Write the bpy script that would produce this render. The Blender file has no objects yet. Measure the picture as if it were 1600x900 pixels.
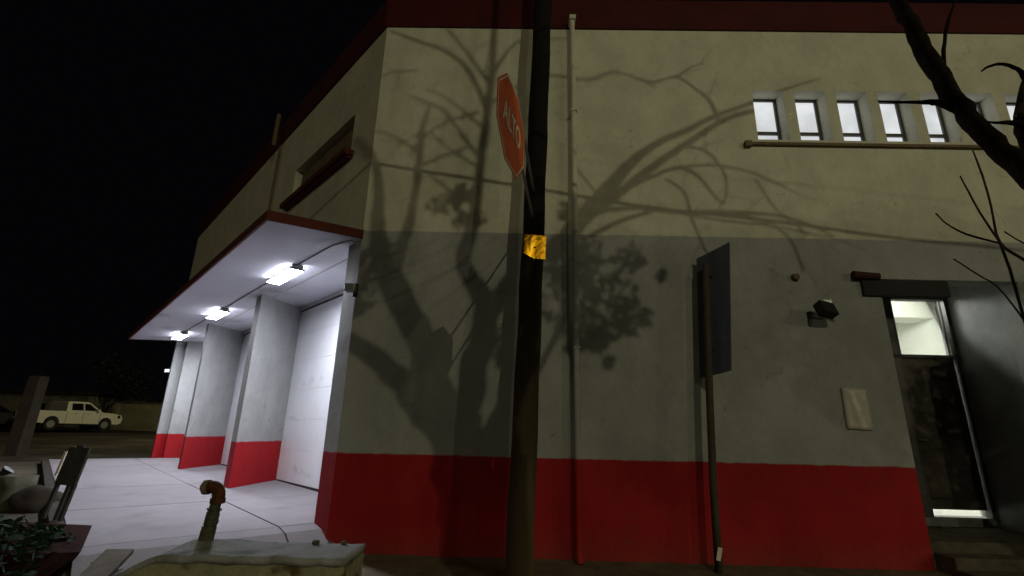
import bpy, bmesh, math, random
from math import sin, cos, pi, radians, sqrt, atan2, hypot
from mathutils import Vector, Matrix, noise
random.seed(7)
sc = bpy.context.scene
COL = sc.collection

# ------------------------------------------------------------------ camera
PITCH, ROLL, FPX, EYE = 0.28742, 0.02548, 766.0, 1.5
cam = bpy.data.cameras.new('camera')
cam.sensor_width = 36.0
cam.lens = FPX / 1600 * 36.0
cam.clip_start = 0.05
cam.clip_end = 1000
camo = bpy.data.objects.new('camera', cam)
COL.objects.link(camo)
F_ = Vector((0, cos(PITCH), sin(PITCH))); U0 = Vector((0, -sin(PITCH), cos(PITCH))); R0 = Vector((1, 0, 0))
R_ = R0 * cos(ROLL) + U0 * sin(ROLL); U_ = -R0 * sin(ROLL) + U0 * cos(ROLL)
m = Matrix((R_, U_, -F_)).transposed().to_4x4()
m.translation = Vector((0, 0, EYE))
camo.matrix_world = m
sc.camera = camo
sc.view_settings.view_transform = 'Standard'
sc.view_settings.look = 'None'
sc.view_settings.exposure = 0.0
sc.view_settings.gamma = 1.0

# ------------------------------------------------------------------ night sky
w = bpy.data.worlds.new('World'); sc.world = w; w.use_nodes = True
wn = w.node_tree.nodes; wl = w.node_tree.links
sky = wn.new('ShaderNodeTexSky'); sky.sky_type = 'NISHITA'; sky.sun_disc = False
sky.sun_elevation = radians(-6); sky.sun_rotation = radians(200)
bgn = wn['Background']
mixw = wn.new('ShaderNodeMixRGB'); mixw.blend_type = 'ADD'; mixw.inputs[0].default_value = 1
mixw.inputs[2].default_value = (0.0011, 0.0011, 0.0016, 1)
sclw = wn.new('ShaderNodeMixRGB'); sclw.blend_type = 'MULTIPLY'; sclw.inputs[0].default_value = 1
sclw.inputs[2].default_value = (0.02, 0.02, 0.02, 1)
wl.new(sky.outputs[0], sclw.inputs[1]); wl.new(sclw.outputs[0], mixw.inputs[1]); wl.new(mixw.outputs[0], bgn.inputs[0])
bgn.inputs[1].default_value = 1.0

# street lamps (lamp position, watts, colour); their posts are built further down
LAMPS = [
    ((3.7, -9.0, 9.0), 1020, (1.0, 0.95, 0.60)),
    ((17.0, -15.0, 9.0), 960, (1.0, 0.93, 0.60)),  # unseen; this lamp and the next three are added to fill the shadows
    ((24.0, -15.0, 9.0), 1140, (1.0, 0.93, 0.60)),
    ((31.0, -15.0, 9.0), 1080, (1.0, 0.93, 0.60)),
    ((12.0, -24.0, 9.0), 1140, (1.0, 0.93, 0.60)),
    ((-22.0, 1.0, 8.0), 430, (1.0, 0.90, 0.54)),  # unseen; added to brighten the side wall above the canopy
    ((-14.0, 30.0, 8.5), 1600, (1.0, 0.90, 0.55)),
]
LED_EMIT = 205.0
WINDOW_EMIT = 0.62
ROOM_WATTS = 135

# ------------------------------------------------------------------ frames of reference of the plot
AF, AS = -0.018, 2.319
C0 = Vector((-2.231, 6.75, 0))
DF = Vector((cos(AF), sin(AF), 0)); NF = Vector((DF.y, -DF.x, 0))
DS = Vector((cos(AS), sin(AS), 0)); NS = Vector((-DS.y, DS.x, 0))
def FP(u, o, z): return C0 + DF * u + NF * o + Vector((0, 0, z))
def SP(s, o, z): return C0 + DS * s + NS * o + Vector((0, 0, z))
def sm(a, b, x):
    t = min(1, max(0, (x - a) / (b - a))); return t * t * (3 - 2 * t)
def gh(s):      # height of the pavement along the side street, which climbs away from the corner
    return (0.30 + 0.012 * max(0, s) + 0.010 * max(0, min(s, 60) - 14)) * sm(-0.45, 0.35, s)

# ------------------------------------------------------------------ materials
def mat(name, col, rough=0.8, metal=0.0, var=0.12, scale=3.0, bump=0.15, bscale=60, stains=None, spec=0.3):
    mt = bpy.data.materials.new(name); mt.use_nodes = True
    n = mt.node_tree.nodes; l = mt.node_tree.links; p = n['Principled BSDF']
    p.inputs['Roughness'].default_value = rough; p.inputs['Metallic'].default_value = metal
    p.inputs['Specular IOR Level'].default_value = spec
    g = n.new('ShaderNodeNewGeometry')
    a = n.new('ShaderNodeTexNoise'); a.inputs['Scale'].default_value = scale; a.inputs['Detail'].default_value = 9
    a.inputs['Roughness'].default_value = 0.65
    l.new(g.outputs['Position'], a.inputs['Vector'])
    r = n.new('ShaderNodeMapRange'); r.inputs[1].default_value = 0.3; r.inputs[2].default_value = 0.7
    r.inputs[3].default_value = 1 - var; r.inputs[4].default_value = 1 + var
    l.new(a.outputs['Fac'], r.inputs[0])
    mx = n.new('ShaderNodeVectorMath'); mx.operation = 'SCALE'
    mx.inputs[0].default_value = col[:3]
    l.new(r.outputs[0], mx.inputs['Scale'])
    out = mx.outputs[0]
    if stains:
        scol, ssc, lo, hi, st = stains
        b = n.new('ShaderNodeTexNoise'); b.inputs['Scale'].default_value = 1.0; b.inputs['Detail'].default_value = 6
        mp = n.new('ShaderNodeMapping'); mp.inputs['Scale'].default_value = st if isinstance(st, tuple) else (ssc, ssc, ssc)
        l.new(g.outputs['Position'], mp.inputs['Vector']); l.new(mp.outputs[0], b.inputs['Vector'])
        rr = n.new('ShaderNodeMapRange'); rr.inputs[1].default_value = lo; rr.inputs[2].default_value = hi
        rr.interpolation_type = 'SMOOTHSTEP'
        l.new(b.outputs['Fac'], rr.inputs[0])
        mm = n.new('ShaderNodeMixRGB'); l.new(rr.outputs[0], mm.inputs[0]); l.new(out, mm.inputs[1])
        mm.inputs[2].default_value = (*scol, 1); out = mm.outputs[0]
    l.new(out, p.inputs['Base Color'])
    if bump:
        c = n.new('ShaderNodeTexNoise'); c.inputs['Scale'].default_value = bscale; c.inputs['Detail'].default_value = 4
        l.new(g.outputs['Position'], c.inputs['Vector'])
        bp = n.new('ShaderNodeBump'); bp.inputs['Strength'].default_value = bump; bp.inputs['Distance'].default_value = 0.01
        l.new(c.outputs['Fac'], bp.inputs['Height']); l.new(bp.outputs[0], p.inputs['Normal'])
    return mt

def emis(name, col, st, var=0.0):
    mt = bpy.data.materials.new(name); mt.use_nodes = True
    n = mt.node_tree.nodes; l = mt.node_tree.links; p = n['Principled BSDF']
    p.inputs['Base Color'].default_value = (0.5, 0.5, 0.5, 1); p.inputs['Roughness'].default_value = 0.4
    p.inputs['Emission Color'].default_value = (*col, 1); p.inputs['Emission Strength'].default_value = st
    if var:
        g = n.new('ShaderNodeNewGeometry'); a = n.new('ShaderNodeTexNoise'); a.inputs['Scale'].default_value = 2.3
        l.new(g.outputs['Position'], a.inputs['Vector'])
        r = n.new('ShaderNodeMapRange'); r.inputs[1].default_value = 0.3; r.inputs[2].default_value = 0.7
        r.inputs[3].default_value = st * (1 - var); r.inputs[4].default_value = st * (1 + var)
        l.new(a.outputs['Fac'], r.inputs[0]); l.new(r.outputs[0], p.inputs['Emission Strength'])
    return mt

def wall_paint():
    """two-tone paint with a red dado: bands meet in slightly wavering brushed edges; dirt, drips and patches"""
    mt = bpy.data.materials.new('wall_paint'); mt.use_nodes = True
    n = mt.node_tree.nodes; l = mt.node_tree.links; p = n['Principled BSDF']
    p.inputs['Roughness'].default_value = 0.75; p.inputs['Specular IOR Level'].default_value = 0.25
    g = n.new('ShaderNodeNewGeometry'); sp = n.new('ShaderNodeSeparateXYZ'); l.new(g.outputs['Position'], sp.inputs[0])
    e = n.new('ShaderNodeTexNoise'); e.inputs['Scale'].default_value = 7; e.inputs['Detail'].default_value = 5
    l.new(g.outputs['Position'], e.inputs['Vector'])
    wz = n.new('ShaderNodeMath'); wz.operation = 'MULTIPLY_ADD'; wz.inputs[1].default_value = 0.035
    l.new(e.outputs['Fac'], wz.inputs[0]); l.new(sp.outputs['Z'], wz.inputs[2])
    def step(z0, wd):
        r = n.new('ShaderNodeMapRange'); r.inputs[1].default_value = z0; r.inputs[2].default_value = z0 + wd
        l.new(wz.outputs[0], r.inputs[0]); return r.outputs[0]
    def mix(f, a, b, bt='MIX'):
        x = n.new('ShaderNodeMixRGB'); x.blend_type = bt
        for i, v in ((0, f), (1, a), (2, b)):
            if isinstance(v, tuple): x.inputs[i].default_value = v
            elif isinstance(v, (int, float)): x.inputs[i].default_value = v
            else: l.new(v, x.inputs[i])
        return x.outputs[0]
    c1 = mix(step(1.21, 0.02), (0.34, 0.009, 0.013, 1), (0.345, 0.35, 0.335, 1))
    c2 = mix(step(4.335, 0.02), c1, (0.59, 0.575, 0.465, 1))
    def nz(scale, lo, hi, o0, o1, det=8, vec=None):
        t = n.new('ShaderNodeTexNoise'); t.inputs['Detail'].default_value = det; t.inputs['Roughness'].default_value = 0.62
        mp = n.new('ShaderNodeMapping'); mp.inputs['Scale'].default_value = scale
        l.new(g.outputs['Position'], mp.inputs[0]); l.new(mp.outputs[0], t.inputs['Vector'])
        r = n.new('ShaderNodeMapRange'); r.interpolation_type = 'SMOOTHSTEP'
        for i, v in ((1, lo), (2, hi), (3, o0), (4, o1)): r.inputs[i].default_value = v
        l.new(t.outputs['Fac'], r.inputs[0]); return r.outputs[0]
    c3 = mix(1, c2, nz((0.5, 0.5, 0.35), 0.3, 0.7, 0.90, 1.08), 'MULTIPLY')       # large uneven coats
    c4 = mix(1, c3, nz((4, 4, 2.4), 0.3, 0.7, 0.96, 1.03), 'MULTIPLY')            # roller marks
    c5 = mix(nz((6, 6, 0.22), 0.62, 0.82, 0, 0.22), c4, (0.10, 0.085, 0.06, 1))    # rain streaks
    c6 = mix(nz((2.2, 2.2, 2.2), 0.62, 0.74, 0, 0.32, 10), c5, (0.12, 0.10, 0.075, 1))  # scuffs
    vo = n.new('ShaderNodeTexVoronoi'); vo.feature = 'DISTANCE_TO_EDGE'; vo.inputs['Scale'].default_value = 0.55
    dn = n.new('ShaderNodeTexNoise'); dn.inputs['Scale'].default_value = 2.2; dn.inputs['Detail'].default_value = 8
    l.new(g.outputs['Position'], dn.inputs['Vector'])
    dv = n.new('ShaderNodeVectorMath'); dv.operation = 'MULTIPLY_ADD'; dv.inputs[1].default_value = (1.1, 1.1, 1.1)
    l.new(dn.outputs['Color'], dv.inputs[0]); l.new(g.outputs['Position'], dv.inputs[2]); l.new(dv.outputs[0], vo.inputs['Vector'])
    ck = n.new('ShaderNodeMapRange'); ck.inputs[1].default_value = 0.0; ck.inputs[2].default_value = 0.010; ck.inputs[3].default_value = 0.45; ck.inputs[4].default_value = 0.0
    l.new(vo.outputs['Distance'], ck.inputs[0])
    cm = n.new('ShaderNodeMath'); cm.operation = 'MULTIPLY'; l.new(ck.outputs[0], cm.inputs[0]); l.new(nz((.6, .6, .6), 0.5, 0.65, 0, 1), cm.inputs[1])
    c6 = mix(cm.outputs[0], c6, (0.07, 0.06, 0.045, 1))
    # splashed dirt low on the wall
    dz = n.new('ShaderNodeMapRange'); dz.inputs[1].default_value = 0.0; dz.inputs[2].default_value = 0.4
    dz.inputs[3].default_value = 0.35; dz.inputs[4].default_value = 0.0
    l.new(wz.outputs[0], dz.inputs[0])
    dm = n.new('ShaderNodeMath'); dm.operation = 'MULTIPLY'; l.new(dz.outputs[0], dm.inputs[0]); l.new(nz((6, 6, 6), 0.35, 0.65, 0.2, 1), dm.inputs[1])
    c7 = mix(dm.outputs[0], c6, (0.14, 0.10, 0.06, 1))
    l.new(c7, p.inputs['Base Color'])
    bt = n.new('ShaderNodeTexNoise'); bt.inputs['Scale'].default_value = 28; bt.inputs['Detail'].default_value = 6
    l.new(g.outputs['Position'], bt.inputs['Vector'])
    b2 = n.new('ShaderNodeTexNoise'); b2.inputs['Scale'].default_value = 2.5; l.new(g.outputs['Position'], b2.inputs['Vector'])
    ad = n.new('ShaderNodeMath'); ad.operation = 'MULTIPLY_ADD'; ad.inputs[1].default_value = 0.35
    l.new(bt.outputs['Fac'], ad.inputs[0]); l.new(b2.outputs['Fac'], ad.inputs[2])
    bp = n.new('ShaderNodeBump'); bp.inputs['Strength'].default_value = 0.35; bp.inputs['Distance'].default_value = 0.03
    l.new(ad.outputs[0], bp.inputs['Height']); l.new(bp.outputs[0], p.inputs['Normal'])
    return mt

M = dict(
    wall=wall_paint(),
    red=mat('fascia_red_paint', (0.055, 0.0025, 0.004), 0.7, var=0.25, scale=2, stains=((0.03, 0.006, 0.006), 1, 0.55, 0.75, (1.2, 1.2, 0.5))),
    rust=mat('rust_red_trim', (0.085, 0.014, 0.009), 0.75, var=0.3, scale=9),
    soffit=mat('soffit_paint', (0.50, 0.50, 0.55), 0.8, var=0.06, scale=1.4, stains=((0.26, 0.25, 0.25), 1, 0.56, 0.78, (0.9, 0.9, 0.9))),
    door=mat('roller_door_white', (0.76, 0.77, 0.80), 0.55, var=0.05, scale=1.6, stains=((0.40, 0.38, 0.37), 1, 0.60, 0.80, (0.9, 0.9, 2.2)), bump=0.06),
    trim=mat('door_trim_grey', (0.40, 0.40, 0.41), 0.6, var=0.15),
    seal=mat('rubber_seal', (0.03, 0.03, 0.03), 0.9),
    concrete=mat('pavement_concrete', (0.225, 0.205, 0.215), 0.85, var=0.08, scale=2.5, bump=0.35, bscale=35, stains=((0.165, 0.145, 0.145), 1, 0.55, 0.8, (1.3, 1.0, 1))),
    asphalt=mat('asphalt', (0.050, 0.043, 0.033), 0.95, var=0.45, scale=1.3, bump=0.8, bscale=40, stains=((0.10, 0.085, 0.058), 1, 0.45, 0.7, (0.5, 0.35, 1)), spec=0.1),
    dirt=mat('dusty_ground', (0.135, 0.105, 0.066), 0.95, var=0.35, scale=4, bump=0.8, bscale=30),
    oldcon=mat('old_mossy_concrete', (0.26, 0.25, 0.15), 0.9, var=0.22, scale=5, bump=0.9, bscale=26, stains=((0.10, 0.062, 0.03), 1, 0.53, 0.66, (5, 5, 7))),
    mortar=mat('grey_mortar', (0.27, 0.27, 0.27), 0.9, var=0.18, scale=6, bump=0.8, bscale=30, stains=((0.10, 0.115, 0.085), 1, 0.5, 0.68, (4, 4, 4))),
    board=mat('weathered_board', (0.23, 0.205, 0.185), 0.85, var=0.25, scale=8),
    dkboard=mat('grey_weathered_board', (0.042, 0.040, 0.036), 0.85, var=0.35, scale=9),
    pole=None, bark=mat('dark_bark', (0.028, 0.021, 0.014), 0.95, var=0.55, scale=14, bump=1.0, bscale=45, spec=0.1),
    leaf=mat('leaf', (0.05, 0.07, 0.025), 0.6, var=0.4, scale=6, bump=0),
    dleaf=mat('dark_leaf', (0.016, 0.024, 0.012), 0.7, var=0.5, scale=3, bump=0),
    pipe=mat('galvanised_pipe', (0.075, 0.070, 0.042), 0.65, metal=0.2, var=0.35, scale=22, bump=0.4),
    elbow=mat('rusty_iron', (0.085, 0.028, 0.011), 0.7, metal=0.2, var=0.5, scale=24, bump=0.6),
    black=mat('black_metal', (0.02, 0.02, 0.02), 0.5, var=0.2),
    steel=mat('grey_steel', (0.28, 0.28, 0.27), 0.45, metal=0.7, var=0.2),
    alu=mat('aluminium', (0.5, 0.5, 0.5), 0.35, metal=0.8, var=0.1),
    frame=mat('window_frame', (0.085, 0.08, 0.072), 0.5),
    cable=mat('black_cable', (0.02, 0.02, 0.02), 0.6, bump=0),
    stop=mat('stop_sign_red', (0.62, 0.095, 0.012), 0.55, var=0.22, scale=8, bump=0.05),
    white=mat('sign_white', (0.70, 0.62, 0.52), 0.5, var=0.12, scale=12, bump=0),
    bluesign=mat('blue_sign', (0.085, 0.10, 0.145), 0.6, var=0.15, scale=7, bump=0.05),
    post=mat('brown_post', (0.16, 0.115, 0.07), 0.8, var=0.3, scale=14),
    tape=mat('reflective_orange_tape', (1.0, 0.50, 0.02), 0.40, metal=1.0, var=0.10, scale=40, bump=0.15, bscale=60),
    paper=mat('plastic_sleeve', (0.56, 0.52, 0.46), 0.30, var=0.12, scale=14, bump=0.1, spec=0.6),
    truck=mat('truck_white', (0.70, 0.68, 0.55), 0.25, var=0.05, scale=2, bump=0, spec=0.6),
    tyre=mat('tyre', (0.02, 0.02, 0.02), 0.9), rim=mat('rim', (0.45, 0.44, 0.40), 0.35, metal=0.6),
    glassd=mat('dark_car_glass', (0.01, 0.01, 0.012), 0.08, bump=0, spec=0.6),
    darkcar=mat('dark_car_paint', (0.018, 0.016, 0.016), 0.4, bump=0),
    render=mat('house_render', (0.24, 0.215, 0.15), 0.9, var=0.3, scale=1.2),
    render2=mat('wall_render', (0.24, 0.23, 0.14), 0.9, var=0.3, scale=1.0),
    tile=mat('roof_tile', (0.05, 0.03, 0.025), 0.9),
    post2=mat('weathered_concrete_post', (0.05, 0.04, 0.027), 0.9, var=0.3, scale=4),
    sepost=mat('sign_post_paint', (0.075, 0.062, 0.045), 0.8, var=0.3, scale=14),
    darkrust=mat('dark_rust', (0.05, 0.016, 0.010), 0.8, var=0.3, scale=9),
    kerb=mat('dirty_kerb', (0.05, 0.043, 0.034), 0.95, var=0.35, scale=5, spec=.1),
    redbox=mat('dark_red_sheet', (0.020, 0.007, 0.004), 0.95, var=0.6, scale=9, bump=0.3, spec=0.04),
    sack=mat('beige_sack', (0.07, 0.065, 0.04), 0.95, var=0.2, scale=7),
    orange=mat('faded_orange_plastic', (0.022, 0.015, 0.008), 0.98, var=0.3, scale=10),
    doorpaint=mat('brown_door', (0.095, 0.080, 0.064), 0.6, var=0.6, scale=6, bump=0.3),
    room=mat('room_plaster', (0.76, 0.77, 0.72), 0.8, var=0.04),
    porch=mat('porch_plaster', (0.30, 0.31, 0.31), 0.85, var=0.22, scale=2.0, stains=((0.22, 0.21, 0.19), 1, 0.5, 0.75, (2, 2, 1.2))),
    step=mat('step_concrete', (0.085, 0.072, 0.05), 0.9, var=0.45, scale=5, bump=0.6, bscale=30),
    grass=mat('verge_leaf', (0.010, 0.030, 0.011), 0.95, var=0.6, scale=8, bump=0),
    led=emis('led_diffuser', (0.85, 0.88, 1.0), LED_EMIT),
    led_side=emis('led_diffuser_side', (0.85, 0.88, 1.0), LED_EMIT * .16),
    pane=emis('lit_pane', (0.90, 0.94, 1.0), WINDOW_EMIT, 0.22),
    lens=emis('street_lamp_lens', (1.0, 0.85, 0.5), 20),
)
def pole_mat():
    """creosoted timber, black above, grading to brown over the lower three metres"""
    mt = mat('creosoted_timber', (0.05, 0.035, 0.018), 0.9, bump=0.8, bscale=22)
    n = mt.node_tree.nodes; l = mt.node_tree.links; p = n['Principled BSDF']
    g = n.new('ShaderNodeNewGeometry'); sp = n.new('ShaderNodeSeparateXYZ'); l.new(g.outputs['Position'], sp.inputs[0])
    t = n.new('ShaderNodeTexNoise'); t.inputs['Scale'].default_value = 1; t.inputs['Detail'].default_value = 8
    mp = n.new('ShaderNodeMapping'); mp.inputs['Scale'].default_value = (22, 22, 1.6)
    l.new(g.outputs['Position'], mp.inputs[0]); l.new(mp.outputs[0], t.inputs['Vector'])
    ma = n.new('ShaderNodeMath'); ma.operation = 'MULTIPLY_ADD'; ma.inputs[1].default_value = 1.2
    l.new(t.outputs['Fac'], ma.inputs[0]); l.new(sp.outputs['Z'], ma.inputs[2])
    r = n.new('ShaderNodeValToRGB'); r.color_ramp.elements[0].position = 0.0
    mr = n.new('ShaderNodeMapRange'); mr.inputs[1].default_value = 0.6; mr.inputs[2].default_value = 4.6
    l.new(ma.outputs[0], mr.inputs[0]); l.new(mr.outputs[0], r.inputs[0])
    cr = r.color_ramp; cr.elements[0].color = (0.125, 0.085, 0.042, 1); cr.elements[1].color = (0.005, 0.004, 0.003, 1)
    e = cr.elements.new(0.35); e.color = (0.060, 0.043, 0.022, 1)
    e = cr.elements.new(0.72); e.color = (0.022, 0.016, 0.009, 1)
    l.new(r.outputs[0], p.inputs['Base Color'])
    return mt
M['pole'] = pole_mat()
def glass_mat():
    mt = bpy.data.materials.new('clear_glass'); mt.use_nodes = True
    n = mt.node_tree.nodes; l = mt.node_tree.links; n.remove(n['Principled BSDF'])
    t = n.new('ShaderNodeBsdfTransparent'); gl = n.new('ShaderNodeBsdfGlossy'); gl.inputs['Roughness'].default_value = 0.05
    fr = n.new('ShaderNodeFresnel'); mx = n.new('ShaderNodeMixShader'); t.inputs[0].default_value = (0.93, 0.95, 0.93, 1)
    l.new(fr.outputs[0], mx.inputs[0]); l.new(t.outputs[0], mx.inputs[1]); l.new(gl.outputs[0], mx.inputs[2])
    l.new(mx.outputs[0], n['Material Output'].inputs[0]); return mt
M['glass'] = glass_mat()

# ------------------------------------------------------------------ building helpers
def link(o): COL.objects.link(o); return o
def tag(o, label=None, cat=None, group=None, kind=None):
    for k, v in (('label', label), ('category', cat), ('group', group), ('kind', kind)):
        if v: o[k] = v
    return o
def empty(name, loc, label=None, cat=None, group=None, kind=None):
    o = bpy.data.objects.new(name, None); o.location = loc; link(o); o.empty_display_size = 0.2
    return tag(o, label, cat, group, kind)
def mesh_obj(name, bm, material, parent=None, smooth=False, origin=None):
    """vertices are in world space; they are moved into the frame of the object's root"""
    off = Vector((0, 0, 0))
    q = parent
    while q is not None: off += q.location; q = q.parent
    own = Vector(origin) if origin is not None else Vector((0, 0, 0))
    if origin is not None and parent is None: off = own
    me = bpy.data.meshes.new(name)
    bmesh.ops.recalc_face_normals(bm, faces=bm.faces[:])
    bmesh.ops.translate(bm, verts=bm.verts[:], vec=-off)
    for f in bm.faces: f.smooth = smooth
    bm.to_mesh(me); bm.free()
    if isinstance(material, (list, tuple)):
        for x in material: me.materials.append(x)
    else: me.materials.append(material)
    o = bpy.data.objects.new(name, me); link(o)
    if parent is not None: o.parent = parent
    elif origin is not None: o.location = own
    return o
def BM(): return bmesh.new()
def hexa(bm, p8, mi=0):
    vs = [bm.verts.new(p) for p in p8]
    for f in ((0, 1, 2, 3), (7, 6, 5, 4), (0, 4, 5, 1), (1, 5, 6, 2), (2, 6, 7, 3), (3, 7, 4, 0)):
        fc = bm.faces.new([vs[i] for i in f]); fc.material_index = mi
def fbox(bm, u0, u1, o0, o1, z0, z1, mi=0, P=None):
    P = P or FP
    hexa(bm, [P(u0, o0, z0), P(u1, o0, z0), P(u1, o1, z0), P(u0, o1, z0), P(u0, o0, z1), P(u1, o0, z1), P(u1, o1, z1), P(u0, o1, z1)], mi)
def sbox(bm, *a, mi=0): fbox(bm, *a, mi=mi, P=SP)
def wbox(bm, x0, x1, y0, y1, z0, z1, mi=0): fbox(bm, x0, x1, y0, y1, z0, z1, mi, P=lambda a, b, c: Vector((a, b, c)))
def prism(bm, poly, z0, z1, mi=0):
    """poly: list of world xy; z0 / z1 numbers"""
    a = [bm.verts.new((p[0], p[1], z0)) for p in poly]; b = [bm.verts.new((p[0], p[1], z1)) for p in poly]
    n = len(poly); bm.faces.new(a[::-1]).material_index = mi; bm.faces.new(b).material_index = mi
    for i in range(n): bm.faces.new((a[i], a[(i + 1) % n], b[(i + 1) % n], b[i])).material_index = mi
def tube(bm, pts, rad, seg=10, cap=True, jit=0.0, mi=0):
    pts = [Vector(p) for p in pts]
    if not isinstance(rad, (list, tuple)): rad = [rad] * len(pts)
    rings = []; up = Vector((0.13, 0.31, 0.94)).normalized(); prev = None
    for i, p in enumerate(pts):
        d = (pts[min(i + 1, len(pts) - 1)] - pts[max(i - 1, 0)])
        d = d.normalized() if d.length > 1e-9 else Vector((0, 0, 1))
        if prev is None:
            a = d.cross(up)
            if a.length < 0.05: a = d.cross(Vector((1, 0, 0)))
            a.normalize()
        else:
            a = prev - d * prev.dot(d); a.normalize()
        prev = a; b = d.cross(a)
        ring = []
        for k in range(seg):
            t = 2 * pi * k / seg; r = rad[i] * (1 + (random.uniform(-jit, jit) if jit else 0))
            ring.append(bm.verts.new(p + a * cos(t) * r + b * sin(t) * r))
        rings.append(ring)
    for i in range(len(rings) - 1):
        for k in range(seg):
            bm.faces.new((rings[i][k], rings[i][(k + 1) % seg], rings[i + 1][(k + 1) % seg], rings[i + 1][k])).material_index = mi
    if cap:
        bm.faces.new(rings[0][::-1]).material_index = mi; bm.faces.new(rings[-1]).material_index = mi
def bevel(bm, w=0.01, seg=2):
    bmesh.ops.bevel(bm, geom=bm.edges[:], offset=w, segments=seg, affect='EDGES', profile=0.5)
def catmull(pts, n=5):
    out = []
    P = [pts[0]] + list(pts) + [pts[-1]]
    for i in range(1, len(P) - 2):
        for k in range(n):
            t = k / n; r = []
            for j in range(len(pts[0])):
                a, b, c, d = P[i - 1][j], P[i][j], P[i + 1][j], P[i + 2][j]
                r.append(0.5 * (2 * b + (c - a) * t + (2 * a - 5 * b + 4 * c - d) * t * t + (3 * b - a - 3 * c + d) * t ** 3))
            out.append(r)
    out.append(list(pts[-1])); return out

# ================================================================== THE SETTING: ground, pavement
gbm = BM()
ss = [-160, -60, -30, -15, -8, -4, -2, -1.2, -0.8, -0.6, -0.45, -0.3, -0.15, 0, 0.15, 0.35, 0.6, 1, 2, 4, 8, 14, 20, 30, 45, 60, 90, 160]
oo = [-160, -60, -20, -8, -3, -1, 0, 1, 2.0, 2.44, 2.46, 3, 4, 6, 9, 14, 25, 60, 160]
gv = [[gbm.verts.new(SP(s, o, gh(s) - 0.13 * sm(-0.7, -0.1, s))) for o in oo] for s in ss]
for i in range(len(ss) - 1):
    for j in range(len(oo) - 1):
        gbm.faces.new((gv[i][j], gv[i + 1][j], gv[i + 1][j + 1], gv[i][j + 1]))
tag(mesh_obj('street', gbm, M['asphalt']), 'dark dusty asphalt of the street running past the building', kind='structure')

# pavement slabs under the canopy: cast bays with recessed joints
pav = empty('pavement', SP(5, 1, 0.3)); tag(pav, 'pale concrete pavement in cast bays under the lit canopy', kind='structure')
sj = [-0.5, 0.42, 3.0, 5.6, 8.2, 10.8, 13.4]; oj = [-1.45, 0.45, 2.42]
for i in range(len(sj) - 1):
    for j in range(2):
        b = BM(); g = 0.008
        s0, s1, o0, o1 = sj[i] + g, sj[i + 1] - g, oj[j] + g, oj[j + 1] - g
        if i == 0: o0 = max(o0, -1.4); 
        ns = 4 if i == 0 else 1
        for k in range(ns):
            a0 = s0 + (s1 - s0) * k / ns; a1 = s0 + (s1 - s0) * (k + 1) / ns
            dz = random.uniform(-0.003, 0.003) if k == 0 else dz
            hexa(b, [SP(a0, o0, gh(a0) - .3), SP(a1, o0, gh(a1) - .3), SP(a1, o1, gh(a1) - .3), SP(a0, o1, gh(a0) - .3),
                     SP(a0, o0, gh(a0) + dz), SP(a1, o0, gh(a1) + dz), SP(a1, o1, gh(a1) + dz), SP(a0, o1, gh(a0) + dz)])
        bmesh.ops.remove_doubles(b, verts=b.verts[:], dist=1e-4)
        mesh_obj('slab', b, M['concrete'], pav)
# footway along the front of the building: trodden earth and old concrete flags
b = BM()
N = 26; fo = [0.02, 0.25, 0.5, 0.8, 1.2, 1.6]
vv = [[b.verts.new(FP(0.55 + 11.5 * i / N, o, 0.03 - 0.02 * o + 0.015 * noise.noise(Vector((i * .7, o * 3, 0))))) for o in fo] for i in range(N + 1)]
for i in range(N):
    for j in range(len(fo) - 1): b.faces.new((vv[i][j], vv[i + 1][j], vv[i + 1][j + 1], vv[i][j + 1]))
ge = bmesh.ops.extrude_face_region(b, geom=b.faces[:])
for v in [x for x in ge['geom'] if isinstance(x, bmesh.types.BMVert)]: v.co.z -= 0.2
tag(mesh_obj('footway', b, M['dirt']), 'dusty brown footway along the foot of the red painted wall', kind='structure')
# dust verge between block and pavement
b = BM()
P = [(-6.6, 3.0), (-5.2, 4.9), (-4.2, 5.05), (-2.6, 5.15), (-0.9, 5.2), (-0.2, 4.6), (-0.4, 2.5), (-5, 1.6)]
prism(b, P, -0.15, 0.012)
tag(mesh_obj('verge', b, M['dirt']), 'dry earth verge around the low concrete block', kind='structure')
# kerb along the edge of the pavement, stone by stone
for k in range(14):
    b = BM(); s0 = -0.45 + k; s1 = s0 + 0.985
    z0, z1 = gh(s0), gh(s1)
    hexa(b, [SP(s0, 2.425, z0 - .3), SP(s1, 2.425, z1 - .3), SP(s1, 2.56, z1 - .3), SP(s0, 2.56, z0 - .3),
             SP(s0, 2.425, z0 - .003), SP(s1, 2.425, z1 - .003), SP(s1, 2.56, z1 - .01), SP(s0, 2.56, z0 - .01)])
    mesh_obj('kerb_stone', b, M['kerb'], pav)

# ================================================================== THE BUILDING
bld = empty('workshop_building', C0, 'two storey corner workshop, cream over grey over red dado, with lit bay doors', 'building')
UEND = 14.0; ZT = 8.05
WU = [(6.01 + 0.663 * i, 6.50 + 0.663 * i) for i in range(9)]; WZ = (5.98, 6.88)
PO = (7.44, 9.385, 3.73)
b = BM()
fbox(b, 0, PO[0], -0.3, 0, -0.5, WZ[0])
fbox(b, PO[0], PO[1], -0.3, 0, PO[2], WZ[0]); fbox(b, PO[1], UEND, -0.3, 0, -0.5, WZ[0])
fbox(b, 0, UEND, -0.3, 0, WZ[1], ZT)
edges = [0] + [x for p in WU for x in p] + [UEND]
for i in range(0, len(edges), 2): fbox(b, edges[i], edges[i + 1], -0.3, 0, WZ[0], WZ[1])
bmesh.ops.remove_doubles(b, verts=b.verts[:], dist=1e-4)
mesh_obj('front_wall', b, M['wall'], bld)
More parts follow.
